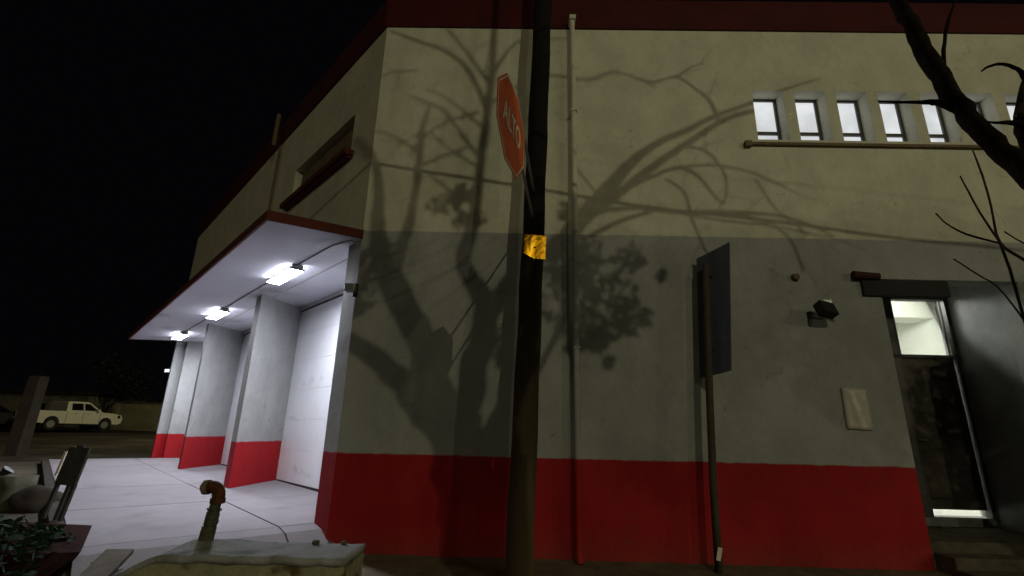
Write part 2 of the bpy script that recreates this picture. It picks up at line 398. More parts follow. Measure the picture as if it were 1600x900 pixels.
# side wall above the canopy, with a shuttered window band
SW = (0.85, 3.62, 6.02, 6.78)
b = BM()
SE = 13.6
sbox(b, 0.0, SE, -0.3, 0, 4.22, SW[2]); sbox(b, 0, SW[0], -0.3, 0, SW[2], SW[3]); sbox(b, SW[1], SE, -0.3, 0, SW[2], SW[3]); sbox(b, 0, SE, -0.3, 0, SW[3], ZT)
mesh_obj('side_wall', b, M['wall'], bld)
b = BM(); sbox(b, SE - .3, SE + 0.002, -9, -0.31, 0, ZT - .01); mesh_obj('end_wall', b, M['wall'], bld)
# boarded window band in the side wall
b = BM(); sbox(b, SW[0], SW[1], -0.22, -0.17, SW[2], SW[3]); sw_ = mesh_obj('shuttered_window', b, M['frame'], bld)
nb = 6
for k in range(nb):
    b = BM(); a0 = SW[0] + (SW[1] - SW[0]) * k / nb; sbox(b, a0 + .012, a0 + (SW[1] - SW[0]) / nb - .012, -0.168, -0.145, SW[2] + .03, SW[3] - .03)
    mesh_obj('shutter_board', b, M['post'], sw_)
b = BM(); sbox(b, SW[0] - .14, SW[1] + .16, 0.002, 0.16, SW[2] - .13, SW[2] - .03); sbox(b, SW[0] - .1, SW[1] + .1, 0.002, 0.1, SW[2] - .17, SW[2] - .13)
mesh_obj('window_sill', b, M['rust'], bld)
# fascia and roof
b = BM()
prism(b, [FP(-0.03, 0.035, 0).xy, FP(UEND, 0.035, 0).xy, FP(UEND, -0.5, 0).xy, FP(0.3, -0.5, 0).xy], ZT + .003, 8.66)
mesh_obj('front_fascia', b, M['red'], bld)
b = BM()
prism(b, [SP(0.0, 0.04, 0).xy, SP(SE + .1, 0.04, 0).xy, SP(SE + .1, -0.5, 0).xy, SP(0.3, -0.5, 0).xy], ZT + .001, 8.657)
mesh_obj('side_fascia', b, M['red'], bld)
b = BM()
prism(b, [FP(0.3, -0.45, 0).xy, FP(UEND - .1, -0.45, 0).xy, FP(UEND - .1, -12, 0).xy, SP(SE, -9, 0).xy, SP(SE, -.45, 0).xy], 8.3, 8.56)
mesh_obj('roof', b, M['step'], bld)
# window ledge and the row of small windows
b = BM(); fbox(b, 5.80, 12.1, 0.002, 0.06, 5.855, 5.90); fbox(b, 5.77, 5.87, 0.004, 0.08, 5.82, 5.91); mesh_obj('window_ledge', b, M['post'], bld)
for i, (u0, u1) in enumerate(WU):
    b = BM(); z0, z1 = WZ; t = 0.028; d0, d1 = -0.27, -0.215
    fbox(b, u0, u0 + t * .6, d0, d1, z0, z1); fbox(b, u1 - t * 1.5, u1, d0, d1, z0, z1)
    fbox(b, u0 + t * .6, u1 - t * 1.5, d0, d1, z1 - t * 1.2, z1); fbox(b, u0 + t * .6, u1 - t * 1.5, d0, d1, z0, z0 + t)
    zb = z0 + 0.235; fbox(b, u0 + t * .6, u1 - t * 1.5, d0, d1 + .004, zb, zb + .05)
    wf = mesh_obj('window', b, M['frame'], bld)
    for (a, c) in ((z0 + t, zb), (zb + .05, z1 - t * 1.2)):
        b = BM(); fbox(b, u0 + t * .6, u1 - t * 1.5, -0.256, -0.246, a, c); mesh_obj('pane', b, M['pane'], wf)
# piers between the bays and the corner pier
DOORO = -1.22
def pier(s_far, s_near, k, top=4.33):
    b = BM()
    prism(b, [SP(s_near, 0, 0).xy, SP(s_far, 0, 0).xy, SP(s_far + k, DOORO - .1, 0).xy, SP(s_near + k, DOORO - .1, 0).xy], 0, top)
    return mesh_obj('pier', b, M['wall'], bld)
PIERS = [(4.85, 4.5, 1.2), (9.22, 8.98, 1.4), (13.45, 13.3, 1.1)]
for f_, n_, k_ in PIERS: pier(f_, n_, k_)
b = BM(); prism(b, [SP(0.001, -0.001, 0).xy, SP(0.42, -0.001, 0).xy, SP(0.8, -1.32, 0).xy, FP(1.0, -0.31, 0).xy, FP(0.01, -0.2, 0).xy], -0.4, 4.3)
mesh_obj('pier', b, M['wall'], bld)
b = BM(); sbox(b, -0.9, SE, DOORO - .45, DOORO - .14, 0, 4.6); mesh_obj('bay_back_wall', b, M['wall'], bld)
# bay doors: lintel, jambs, six panels each
bays = [(0.45, 4.5, .2, 1.2), (4.85, 8.98, 1.2, 1.4), (9.22, 13.3, 1.4, 0.25)]
for a, c, ka, kc in bays:
    a0 = a + ka; c0 = c + kc
    b = BM(); zt = 4.24
    sbox(b, a0, c0, DOORO - .12, DOORO + .03, zt, 4.33)
    sbox(b, a0, a0 + .07, DOORO - .12, DOORO + .02, 0.25, zt); sbox(b, c0 - .07, c0, DOORO - .12, DOORO + .02, 0.25, zt)
    fr = mesh_obj('door_frame', b, M['trim'], bld)
    zb = gh(c) + 0.03; dd = mesh_obj('bay_door', (lambda bb: (sbox(bb, a0 + .07, c0 - .07, DOORO - .11, DOORO - .07, zb + .02, zt), bb)[1])(BM()), M['trim'], bld)
    for k in range(6):
        b = BM(); h = (zt - zb) / 6
        sbox(b, a0 + .075, c0 - .075, DOORO - .069, DOORO - .03, zb + h * k + .0025, zb + h * (k + 1)); bevel(b, .004, 1)
        mesh_obj('panel', b, M['door'], dd)
    b = BM(); sbox(b, a0 + .075, c0 - .075, DOORO - .10, DOORO - .02, gh(a) - .03, zb + .005); mesh_obj('bottom_seal', b, M['seal'], dd)
    b = BM(); sbox(b, a0 + .075, c0 - .075, DOORO - .03, DOORO - .018, zt - .035, zt + 0.004); mesh_obj('top_seal', b, M['seal'], dd)
# canopy: sloping soffit slab with a red edge board
cz = lambda o: 4.2 - 0.1 * o
b = BM()
hexa(b, [SP(0.0, DOORO - .1, cz(DOORO)), SP(13.15, DOORO - .1, cz(DOORO)), SP(13.15, 1.30, cz(1.3)), SP(0.0, 1.30, cz(1.3)),
         SP(0.0, DOORO - .1, cz(DOORO) + .1), SP(13.15, DOORO - .1, cz(DOORO) + .1), SP(13.15, 1.30, cz(1.3) + .09), SP(0.0, 1.30, cz(1.3) + .09)])
can = mesh_obj('canopy', b, M['soffit'], bld)
b = BM()
for (s0, s1, o0, o1) in ((-0.03, 13.18, 1.302, 1.335), (-0.03, -0.002, 0.0, 1.302), (13.152, 13.18, 0.0, 1.302)):
    hexa(b, [SP(s0, o0, cz(o0) - .012), SP(s1, o0, cz(o0) - .012), SP(s1, o1, cz(o1) - .012), SP(s0, o1, cz(o1) - .012),
             SP(s0, o0, cz(o0) + .125), SP(s1, o0, cz(o0) + .125), SP(s1, o1, cz(o1) + .125), SP(s0, o1, cz(o1) + .125)])
mesh_obj('edge_board', b, M['rust'], can)
# conduit under the canopy
b = BM(); zz = lambda o: cz(o) - .018
tube(b, [SP(0.05, -.02, cz(0) - .10), SP(0.12, .10, zz(.1)), SP(0.5, .22, zz(.22)), SP(1.2, .24, zz(.24)), SP(5, .24, zz(.24)), SP(12.6, .24, zz(.24))], .011, 8)
mesh_obj('conduit', b, M['steel'], can)
# downpipe
b = BM(); tube(b, [FP(3.11, .17, 8.12), FP(3.12, .17, 7.7), FP(3.12, .17, 0.15), FP(3.13, .22, 0.03)], .042, 14)
fbox(b, 3.07, 3.17, 0.045, .24, 8.05, 8.13)
dp = mesh_obj('downpipe', b, M['wall'], bld, smooth=False)
for z in (6.3, 2.6):
    b = BM(); fbox(b, 3.07, 3.17, 0.002, .222, z, z + .025); mesh_obj('bracket', b, M['wall'], dp)
# small vent pipe on the side roofline
b = BM(); tube(b, [SP(4.95, .05, 6.0), SP(4.95, .05, 7.95)], .03, 8); tube(b, [SP(4.95, .2, 7.9), SP(4.95, .2, 8.75)], .05, 8)
mesh_obj('vent_pipe', b, M['post'], bld)

# ---- porch with the service door
PD = -1.2; ZS = 0.47
b = BM()
fbox(b, PO[0] - .25, PO[0], PD - .2, -.301, 0, 4.3)                       # left jamb wall
fbox(b, PO[1], PO[1] + .25, PD - .2, -.301, 0, 4.3)                        # right jamb wall
fbox(b, PO[0], 8.02, PD - .2, PD, 0, 4.3); fbox(b, 9.37, PO[1], PD - .2, PD, 0, 4.3)
fbox(b, 8.02, 9.37, PD - .2, PD, 3.80, 4.3); fbox(b, 8.02, 9.37, PD - .2, PD, 0, ZS)
porch = mesh_obj('porch', b, M['porch'], bld)
b = BM(); fbox(b, PO[0] - .2, PO[1] + .2, PD - .19, -.302, 4.301, 4.42); mesh_obj('porch_ceiling', b, M['porch'], porch)
b = BM(); fbox(b, PO[0], PO[1], PD + .002, 0.0, -.2, ZS - .12); mesh_obj('porch_floor', b, M['step'], porch)
for k in range(2):
    b = BM(); fbox(b, PO[0] + .02, PO[1] - .02, 0.002 + .30 * k, 0.30 + .30 * k, -.2, 0.23 - .12 * k); bevel(b, .01, 1); mesh_obj('step', b, M['step'], porch)
b = BM(); fbox(b, 7.17, 8.36, 0.004, 0.05, 3.47, 3.70); mesh_obj('lintel_shade_strip', b, M['seal'], bld)  # near-black strip standing in for the unlit recess gap over the door
b = BM(); tube(b, [FP(7.05, .06, 3.76), FP(7.40, .07, 3.74)], [.06, .05], 10); mesh_obj('shutter_box', b, M['darkrust'], bld)
# frame + transom + door leaf, with the gaps the light leaks through
b = BM(); zt0, zt1 = 2.86, 3.78
fbox(b, 8.02, 8.47, PD - .1, PD + .02, ZS, 3.80)
fbox(b, 9.325, 9.37, PD - .1, PD + .02, ZS, 3.80)
fbox(b, 8.07, 9.325, PD - .1, PD + .02, zt1, 3.80); fbox(b, 8.07, 9.325, PD - .1, PD + .02, zt0 - .05, zt0)
dfm = mesh_obj('service_door_frame', b, M['frame'], bld)
b = BM(); fbox(b, 8.07, 9.325, PD - .05, PD - .044, zt0, zt1); mesh_obj('transom_pane', b, M['glass'], dfm)
b = BM(); fbox(b, 9.275, 9.285, PD - .046, PD - .03, zt0, zt1); mesh_obj('transom_bar', b, M['frame'], dfm)
b = BM(); fbox(b, 8.075, 9.298, PD - .06, PD - .015, ZS + .105, zt0 - .052); leaf = mesh_obj('service_door', b, M['doorpaint'], bld)
for (a, c, z0, z1) in ((8.22, 9.14, 1.95, 2.68), (8.22, 9.14, .72, 1.70)):
    b = BM(); fbox(b, a, c, PD - .014, PD - .002, z0, z1); bevel(b, .008, 1); mesh_obj('door_panel', b, M['doorpaint'], leaf)
b = BM(); tube(b, [FP(8.47, PD - .014, 1.55), FP(8.47, PD + .05, 1.55), FP(8.59, PD + .05, 1.55)], .012, 8); mesh_obj('door_handle', b, M['steel'], leaf)
# lit room behind it
b = BM()
fbox(b, 7.9, 7.95, -5, PD - .201, ZS - .1, 4.4); fbox(b, 10.6, 10.65, -5, PD - .201, ZS - .1, 4.4); fbox(b, 7.95, 10.6, -5.05, -5, ZS - .1, 4.4)
fbox(b, 7.95, 10.6, -5, PD - .201, 4.25, 4.4); fbox(b, 7.95, 10.6, -5, PD - .201, ZS - .1, ZS)
fbox(b, 9.39, 10.6, PD - .26, PD - .201, ZS, 4.25)
fbox(b, 8.6, 10.6, -3.4, -2.9, 3.9, 4.248)
mesh_obj('lit_room', b, M['room'], bld)
ld = bpy.data.lights.new('room_lamp', 'POINT'); ld.energy = ROOM_WATTS; ld.color = (1, .985, .93); ld.shadow_soft_size = 0.10
lo = bpy.data.objects.new('room_lamp', ld); lo.location = FP(8.75, PD - 1.05, 4.02) - C0; lo.parent = bld; link(lo)

# ================================================================== canopy lights
def canopy_light(s, label):
    r = empty('canopy_light', SP(s, .24, cz(.24)), label, 'light', 'lights under the canopy')
    z = cz(.24)
    b = BM(); sbox(b, s - .62, s + .62, .15, .33, z - .075, z - .012); bevel(b, .006, 1); mesh_obj('housing', b, M['steel'], r)
    b = BM()
    hexa(b, [SP(s - .58, .125, z - .10), SP(s + .58, .125, z - .10), SP(s + .58, .355, z - .10), SP(s - .58, .355, z - .10),
             SP(s - .58, .16, z - .078), SP(s + .58, .16, z - .078), SP(s + .58, .32, z - .078), SP(s - .58, .32, z - .078)])
    b.normal_update()
    for f in b.faces: f.material_index = 0 if f.calc_center_median().z < z - .095 else 1
    mesh_obj('diffuser', b, [M['led'], M['led_side']], r)
    for e in (-1, 1):
        b = BM(); sbox(b, s + e * .60 - .018, s + e * .60 + .018, .12, .36, z - .106, z - .077); mesh_obj('end_cap', b, M['steel'], r)
    return r
canopy_light(2.45, 'bright strip light under the canopy, nearest the building corner')
canopy_light(7.0, 'bright strip light in the middle of the canopy, over the second bay')
canopy_light(11.4, 'small bright strip light at the far end of the canopy')

# sensor box on the corner pier
r = empty('wall_sensor', FP(-.02, .06, 3.42), 'small grey box fixed to the building corner below the canopy', 'sensor')
b = BM(); fbox(b, -.13, .02, 0.012, .13, 3.36, 3.47); bevel(b, .012, 2); mesh_obj('housing', b, M['steel'], r)
b = BM(); fbox(b, -.03, .03, 0.001, .012, 3.30, 3.5); mesh_obj('back_plate', b, M['black'], r)
r = empty('wall_sensor', SP(13.46, .1, 3.2), 'tiny pale box on the farthest pier of the canopy', 'sensor')
b = BM(); sbox(b, 13.4, 13.55, 0.01, .16, 3.15, 3.27); bevel(b, .012, 1); mesh_obj('housing', b, M['alu'], r)

# floodlight on the front wall (unlit)
r = empty('floodlight', FP(6.5, .15, 3.3), 'unlit black floodlight on a bright metal bracket on the grey wall', 'floodlight')
b = BM(); fbox(b, 6.36, 6.60, .16, .30, 3.10, 3.30)
bmesh.ops.rotate(b, verts=b.verts[:], cent=FP(6.48, .23, 3.2), matrix=Matrix.Rotation(radians(-28), 3, 'X') @ Matrix.Rotation(radians(18), 3, 'Z')); bevel(b, .012, 1)
mesh_obj('housing', b, M['black'], r)
b = BM(); tube(b, [FP(6.60, .2, 3.22), FP(6.70, .16, 3.16), FP(6.68, .02, 3.22), FP(6.66, .004, 3.34)], .014, 8); fbox(b, 6.60, 6.72, .002, .014, 3.2, 3.40)
mesh_obj('bracket', b, M['alu'], r)
b = BM(); fbox(b, 6.62, 6.67, .015, .10, 3.20, 3.33); mesh_obj('junction_box', b, M['white'], r)
# small junction cap above
r = tag(mesh_obj('cable_outlet', (lambda bb: (tube(bb, [FP(6.26, .0, 3.72), FP(6.26, .06, 3.72)], [.06, .045], 12), bb)[1])(BM()), M['post'], origin=FP(6.26, 0, 3.7)),
        'small round rusty cable outlet on the grey wall above the floodlight', 'outlet')

# plastic-sleeved notice, crumpled
b = BM(); nx, nz_ = 10, 12; gvv = []
for i in range(nx + 1):
    row = []
    for k in range(nz_ + 1):
        a = i / nx; c = k / nz_
        rid = 0.022 * max(0, 1 - abs((a - .25 - .35 * (1 - c)) * 9)) + 0.016 * max(0, 1 - abs((a - .08 - .02 * c) * 14))
        row.append(b.verts.new(FP(6.65 + .33 * a, 0.02 + rid + 0.006 * noise.noise(Vector((a * 5, c * 5, 3))), 1.66 + .53 * c - .015 * a)))
    gvv.append(row)
for i in range(nx):
    for k in range(nz_): b.faces.new((gvv[i][k], gvv[i + 1][k], gvv[i + 1][k + 1], gvv[i][k + 1]))
ge = bmesh.ops.extrude_face_region(b, geom=b.faces[:])
for v in [x for x in ge['geom'] if isinstance(x, bmesh.types.BMVert)]: v.co += Vector((0, .006, 0))
tag(mesh_obj('notice', b, M['paper'], smooth=True, origin=FP(6.8, 0, 1.9)), 'crumpled blank notice in a plastic sleeve taped to the grey wall', 'notice')

# ================================================================== utility pole, its tape, the stop sign
PB = Vector((0.146, 5.85, 0)); PT = Vector((0.385, 5.85, 8.6))
def pc(z): return PB.lerp(PT, z / 8.6)
r = empty('utility_pole', PB, 'dark creosoted timber utility pole rising in front of the building', 'pole')
b = BM(); n = 26
tube(b, [pc(-.3 + 9.2 * i / n) + Vector((0.006 * sin(i * 1.7), .006 * cos(i * 1.3), 0)) for i in range(n + 1)], [0.152 - 0.026 * i / n for i in range(n + 1)], 20, jit=.025)
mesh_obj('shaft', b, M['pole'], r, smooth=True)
# thin reflective sheet nailed to the camera side of the pole, torn along its edges and slightly crumpled
b = BM(); rows = []; na, nzz = 16, 14
tn = Vector((.137, -.99, -.019)).normalized(); tx = Vector((0, 0, 1)).cross(tn).normalized(); tx = tx if tx.x > 0 else -tx
for k in range(nzz + 1):
    row = []
    for i in range(na + 1):
        a = -1 + 2 * i / na; c = k / nzz
        wl_ = .140 + (.012 * noise.noise(Vector((k * .8, 3, i // 9))) if i in (0, na) else 0)
        z = 3.575 + .31 * c + (.018 * noise.noise(Vector((i * .7, 7, k))) if k in (0, nzz) else 0)
        if a < -.1: z += (1 - c) ** 2 * .07 * (-.1 - a)
        p = pc(z) + tx * (a * wl_) + tn * (.158 - .010 * a * a + .0035 * noise.noise(Vector((i * .45, k * .5, 5))))
        row.append(b.verts.new(p))
    rows.append(row)
for k in range(nzz):
    for i in range(na):
        if (k, i) in ((6, 7), (6, 8)): continue
        b.faces.new((rows[k][i], rows[k][i + 1], rows[k + 1][i + 1], rows[k + 1][i]))
ge = bmesh.ops.extrude_face_region(b, geom=b.faces[:])
for v in [x for x in ge['geom'] if isinstance(x, bmesh.types.BMVert)]: v.co -= tn * .003
tp = mesh_obj('reflective_tape', b, M['tape'], smooth=False, origin=pc(3.7)); tag(tp, 'torn bright orange reflective sheet fixed to the timber pole', 'reflector')

# stop sign seen nearly edge-on
SA = Vector((-0.140, 2.955, 3.795)); SB = Vector((0.074, 3.675, 3.795))
sx = (SB - SA).normalized(); szv = Vector((0, 0, 1)); sn = sx.cross(szv) ; sn.normalize()
if sn.x < 0: sn = -sn
SCn = (SA + SB) / 2; RS = (SB - SA).length / 2
def octo(rr, o0, o1):
    b = BM(); R2 = rr / cos(pi / 8)
    a_ = [b.verts.new(SCn + sx * R2 * cos(pi / 8 + k * pi / 4) + szv * R2 * sin(pi / 8 + k * pi / 4) + sn * o0) for k in range(8)]
    c_ = [b.verts.new(SCn + sx * R2 * cos(pi / 8 + k * pi / 4) + szv * R2 * sin(pi / 8 + k * pi / 4) + sn * o1) for k in range(8)]
    b.faces.new(a_); b.faces.new(c_[::-1])
    for k in range(8): b.faces.new((a_[k], a_[(k + 1) % 8], c_[(k + 1) % 8], c_[k]))
    return b
r = empty('stop_sign', SCn, 'orange red octagonal ALTO stop sign hung beside the timber pole, nearly edge on', 'stop sign')
mesh_obj('plate', octo(RS, -.003, 0), M['stop'], r)
def ring(b, r0, r1, off):
    a_ = []; c_ = []
    for k in range(8):
        t = pi / 8 + k * pi / 4; e = SCn + sn * off
        a_.append(b.verts.new(e + (sx * cos(t) + szv * sin(t)) * r0 / cos(pi / 8))); c_.append(b.verts.new(e + (sx * cos(t) + szv * sin(t)) * r1 / cos(pi / 8)))
    for k in range(8): b.faces.new((a_[k], a_[(k + 1) % 8], c_[(k + 1) % 8], c_[k]))
b = BM(); ring(b, RS * .93, RS * .965, .0025)
mesh_obj('border', b, M['white'], r)
cu = bpy.data.curves.new('lettering', 'FONT'); cu.body = 'ALTO'; cu.align_x = 'CENTER'; cu.align_y = 'CENTER'; cu.size = 0.232; cu.extrude = 0.0012; cu.offset = 0.004
to = bpy.data.objects.new('tmp', cu); link(to); dg = bpy.context.evaluated_depsgraph_get(); dg.update()
tm = bpy.data.meshes.new_from_object(to.evaluated_get(dg)); COL.objects.unlink(to); bpy.data.objects.remove(to)
sgx = sx if sx.cross(szv).dot(sn) > 0 else -sx
tm.transform(Matrix.Diagonal((0.80, 1.15, 1, 1)))
tm.transform(Matrix((sgx, szv, sn)).transposed().to_4x4())
tm.transform(Matrix.Translation(sn * .004))
tm.materials.clear(); tm.materials.append(M['white'])
lt = bpy.data.objects.new('lettering', tm); link(lt); lt.parent = r
for dz in (-.16, .2):
    b = BM(); tube(b, [SCn + szv * dz - sn * .014 - sx * .1, SCn + szv * dz - sn * .014 + sx * RS * .98, pc(SA.z + dz + .5) + Vector((-.02, -.13, 0))], .013, 8)
    mesh_obj('bracket', b, M['steel'], r)

# ================================================================== blue panel sign near the wall
r = empty('panel_sign', (2.5, 6.3, 0), 'tall grey blue panel sign on a brown post standing close to the wall', 'sign')
b = BM(); tube(b, [(2.45, 6.29, -.1), (2.475, 6.29, 1.0), (2.535, 6.30, 2.16), (2.635, 6.31, 3.78)], .045, 12); mesh_obj('post', b, M['sepost'], r, smooth=True)
b = BM()
hexa(b, [(2.506, 6.53, 2.25), (2.74, 6.10, 2.31), (2.753, 6.105, 2.31), (2.519, 6.535, 2.25),
         (2.602, 6.53, 3.93), (2.89, 6.10, 4.02), (2.903, 6.105, 4.02), (2.615, 6.535, 3.93)])
mesh_obj('panel', b, M['bluesign'], r)
for z in (2.6, 3.6):
    b = BM(); xx = 2.55 + .066 * (z - 2.3)
    tube(b, [(xx, 6.30, z), (xx + .13, 6.36, z)], .016, 8); mesh_obj('clamp', b, M['black'], r)
b = BM(); wbox(b, 2.42, 2.47, 6.22, 6.235, .16, .30); bmesh.ops.rotate(b, verts=b.verts[:], cent=(2.44, 6.23, .22), matrix=Matrix.Rotation(.25, 3, 'Y')); mesh_obj('sticker', b, M['white'], r)

# ================================================================== concrete block with a standpipe
r = empty('concrete_block', (-1.7, 3.66, 0), 'low mossy concrete block with a grey mortar top in the foreground', 'block')
b = BM(); nx = 22
xs = [-2.62 + 1.60 * i / nx for i in range(nx + 1)]
for i in range(nx):
    x0, x1 = xs[i], xs[i + 1]
    f = lambda x: 0.70 + .012 * noise.noise(Vector((x * 6, 0, 0))) - 0.16 * sm(-2.15, -2.6, x)
    y0 = lambda x: 3.49 + .012 * noise.noise(Vector((x * 5, 4, 0)))
    hexa(b, [(x0, y0(x0), -.1), (x1, y0(x1), -.1), (x1, 3.94, -.1), (x0, 3.94, -.1), (x0, y0(x0), f(x0) - .03), (x1, y0(x1), f(x1) - .03), (x1, 3.94, f(x1) - .03), (x0, 3.94, f(x0) - .03)])
bmesh.ops.remove_doubles(b, verts=b.verts[:], dist=1e-4)
mesh_obj('block_body', b, M['oldcon'], r)
b = BM(); ny = 8; nx = 30; G = []
for i in range(nx + 1):
    x = -2.62 + 1.605 * i / nx; row = []
    for j in range(ny + 1):
        y = 3.482 + .466 * j / ny
        z = .70 + .012 * noise.noise(Vector((x * 6, 0, 0))) - .16 * sm(-2.15, -2.6, x) + .008 * noise.noise(Vector((x * 14, y * 14, 1)))
        z += 0.045 * math.exp(-(((x + 2.09) / .17) ** 2 + ((y - 3.80) / .13) ** 2))
        row.append(b.verts.new((x, y + .008 * noise.noise(Vector((x * 9, 1, 1))), z)))
    G.append(row)
for i in range(nx):
    for j in range(ny): b.faces.new((G[i][j], G[i + 1][j], G[i + 1][j + 1], G[i][j + 1]))
ge = bmesh.ops.extrude_face_region(b, geom=b.faces[:])
for v in [x for x in ge['geom'] if isinstance(x, bmesh.types.BMVert)]: v.co.z -= .04
mesh_obj('mortar_top', b, M['mortar'], r, smooth=True)
r = empty('standpipe', (-2.09, 3.80, .7), 'upright iron pipe with rusty elbow set in the concrete block', 'pipe')
pb_ = Vector((-2.10, 3.80, .68)); pt_ = Vector((-2.06, 3.80, 1.05))
b = BM(); tube(b, [pb_, pb_.lerp(pt_, .35)], [.050, .047], 18); tube(b, [pb_.lerp(pt_, .35), pb_.lerp(pt_, .9)], .036, 18, jit=.02)
for t in (.34, .66): tube(b, [pb_.lerp(pt_, t), pb_.lerp(pt_, t + .035)], .048, 18)
mesh_obj('riser', b, M['pipe'], r)
b = BM(); tube(b, [pb_.lerp(pt_, .40 + .017 * i) + Vector((.004 * sin(i * 2), 0, 0)) for i in range(14)], [.040 + .005 * abs(sin(i * 1.9)) for i in range(14)], 14, jit=.07); mesh_obj('wrapping', b, M['pipe'], r)
b = BM(); el = [pt_ + Vector((0, 0, -.075)), pt_ + Vector((0, 0, -.03))] + [pt_ + Vector((-.055 + .055 * cos(a), 0, -.03 + .055 * sin(a))) for a in [radians(18 * k) for k in range(1, 6)]] + [pt_ + Vector((-.085, 0, .024))]
tube(b, el, [.043] * len(el), 18); tube(b, [pt_ + Vector((0, 0, -.08)), pt_ + Vector((0, 0, -.045))], .050, 18); mesh_obj('elbow', b, M['elbow'], r, smooth=False)
b = BM(); tube(b, [pt_ + Vector((-.078, 0, .024)), pt_ + Vector((-.112, 0, .022))], .050, 18); tube(b, [pt_ + Vector((-.111, 0, .022)), pt_ + Vector((-.13, 0, .020))], [.034, .03], 8); mesh_obj('plug', b, M['post'], r)
# loose rubble on the block
for (x, y, s_, lab) in ((-1.36, 3.90, .03, 'small pale stone on the back edge of the concrete block, nearer the pipe'), (-1.16, 3.91, .024, 'smaller stone on the back edge of the concrete block, nearer its right end')):
    b = BM(); bmesh.ops.create_icosphere(b, subdivisions=2, radius=s_)
    for v in b.verts: v.co *= 1 + .35 * noise.noise(v.co * 30 + Vector((x, 0, 0))); v.co.z *= .6
    bmesh.ops.translate(b, verts=b.verts[:], vec=(x, y, .712)); tag(mesh_obj('stone', b, M['step'], origin=(x, y, .70)), lab, 'stone', 'stones on the block')
# board lying left of the block
b = BM(); hexa(b, [(-2.52, 2.9, .36), (-2.34, 2.88, .36), (-2.62, 3.86, .62), (-2.80, 3.84, .62), (-2.52, 2.9, .39), (-2.34, 2.88, .39), (-2.62, 3.86, .65), (-2.80, 3.84, .65)])
wbox(b, -2.78, -2.68, 3.7, 3.8, -.1, .60)
tag(mesh_obj('timber_plank', b, M['board'], origin=(-2.9, 3.4, 0)), 'pale weathered plank propped beside the left end of the concrete block', 'plank')

# ================================================================== things at the left edge of the pavement
# leaning sheet metal barrier on legs
o0 = SP(2.35, 2.55, gh(2.3)); ax = Vector((.93, -.36, 0)); lean = Vector((0.08, 0.10, 1)).normalized()
r = empty('leaning_barrier', o0, 'leaning grey board barrier on splayed legs at the pavement edge', 'barrier')
bk = Vector((ax.y, -ax.x, 0)) * .03
def plank(bm_, a, w_, h0, h1, tilt=0.0):
    sh = Vector((tilt, 0, 0))
    p = [o0 + ax * a + (lean + sh) * h0, o0 + ax * (a + w_) + (lean + sh) * h0, o0 + ax * (a + w_) + (lean + sh) * h0 + bk, o0 + ax * a + (lean + sh) * h0 + bk,
         o0 + ax * a + (lean + sh) * h1, o0 + ax * (a + w_) + (lean + sh) * h1, o0 + ax * (a + w_) + (lean + sh) * h1 + bk, o0 + ax * a + (lean + sh) * h1 + bk]
    hexa(bm_, p)
for k in range(3):
    b = BM(); plank(b, -.16 + .14 * k, .132, .40, .86 + .03 * (k % 2)); mesh_obj('board', b, M['dkboard'], r)
for a in (-.14, .10, .2):
    b = BM(); plank(b, a, .06, 0, .42, 0.0); mesh_obj('leg', b, M['dkboard'], r)
b = BM(); plank(b, -.235, .045, .5, .8); mesh_obj('reflective_edge', b, M['white'], r)
# dark red sheet box in the near left corner
r0 = Vector((-4.98, 6.1, 0))
b = BM(); hexa(b, [(-6.6, 5.9, -.1), (-4.55, 5.6, -.1), (-4.1, 4.4, -.1), (-6.4, 4.2, -.1), (-6.9, 6.45, .36), (-4.86, 6.35, .34), (-3.95, 5.10, .34), (-6.6, 4.4, .30)])
tag(mesh_obj('metal_sheet', b, M['redbox'], origin=(-5, 5, 0)), 'dark rusty red metal tray lying at the near edge of the pavement', 'metal tray')
# bush in front of it
def leafy(name, center, rad, count, size, m_, label, cat, kind=None, parent=None, flat=1.0):
    b = BM()
    for k in range(count):
        while True:
            p = Vector((random.uniform(-1, 1), random.uniform(-1, 1), random.uniform(-1, 1)))
            if p.length < 1 and noise.noise(p * 2.1 + Vector(center)) > -.18: break
        c = Vector(center) + Vector((p.x * rad[0], p.y * rad[1], p.z * rad[2]))
        a = Vector((random.gauss(0, 1), random.gauss(0, 1), random.gauss(0, .6))).normalized(); q = a.cross(Vector((random.gauss(0, 1), random.gauss(0, 1), random.gauss(0, 1)))).normalized()
        s_ = size * random.uniform(.6, 1.3)
        vs = [b.verts.new(c - a * s_), b.verts.new(c + q * s_ * .45), b.verts.new(c + a * s_), b.verts.new(c - q * s_ * .45)]
        b.faces.new(vs)
    o = mesh_obj(name, b, m_, parent, origin=None if parent else (center[0], center[1], 0))
    if label: tag(o, label, cat)
    if kind: o['kind'] = kind
    return o
r = empty('shrub', (-4.95, 5.0, 0), 'dark green shrub in the bottom left corner', 'shrub')
leafy('foliage', (-4.95, 5.0, .22), (.85, .8, .42), 2600, .055, M['grass'], None, None, 'stuff', r)
b = BM()
for k in range(6):
    a = k * 1.05; tube(b, [(-4.95 + .1 * cos(a), 5 + .1 * sin(a), -.05), (-4.95 + .5 * cos(a), 5 + .5 * sin(a), .4)], [.02, .006], 6)
mesh_obj('stem', b, M['bark'], r)
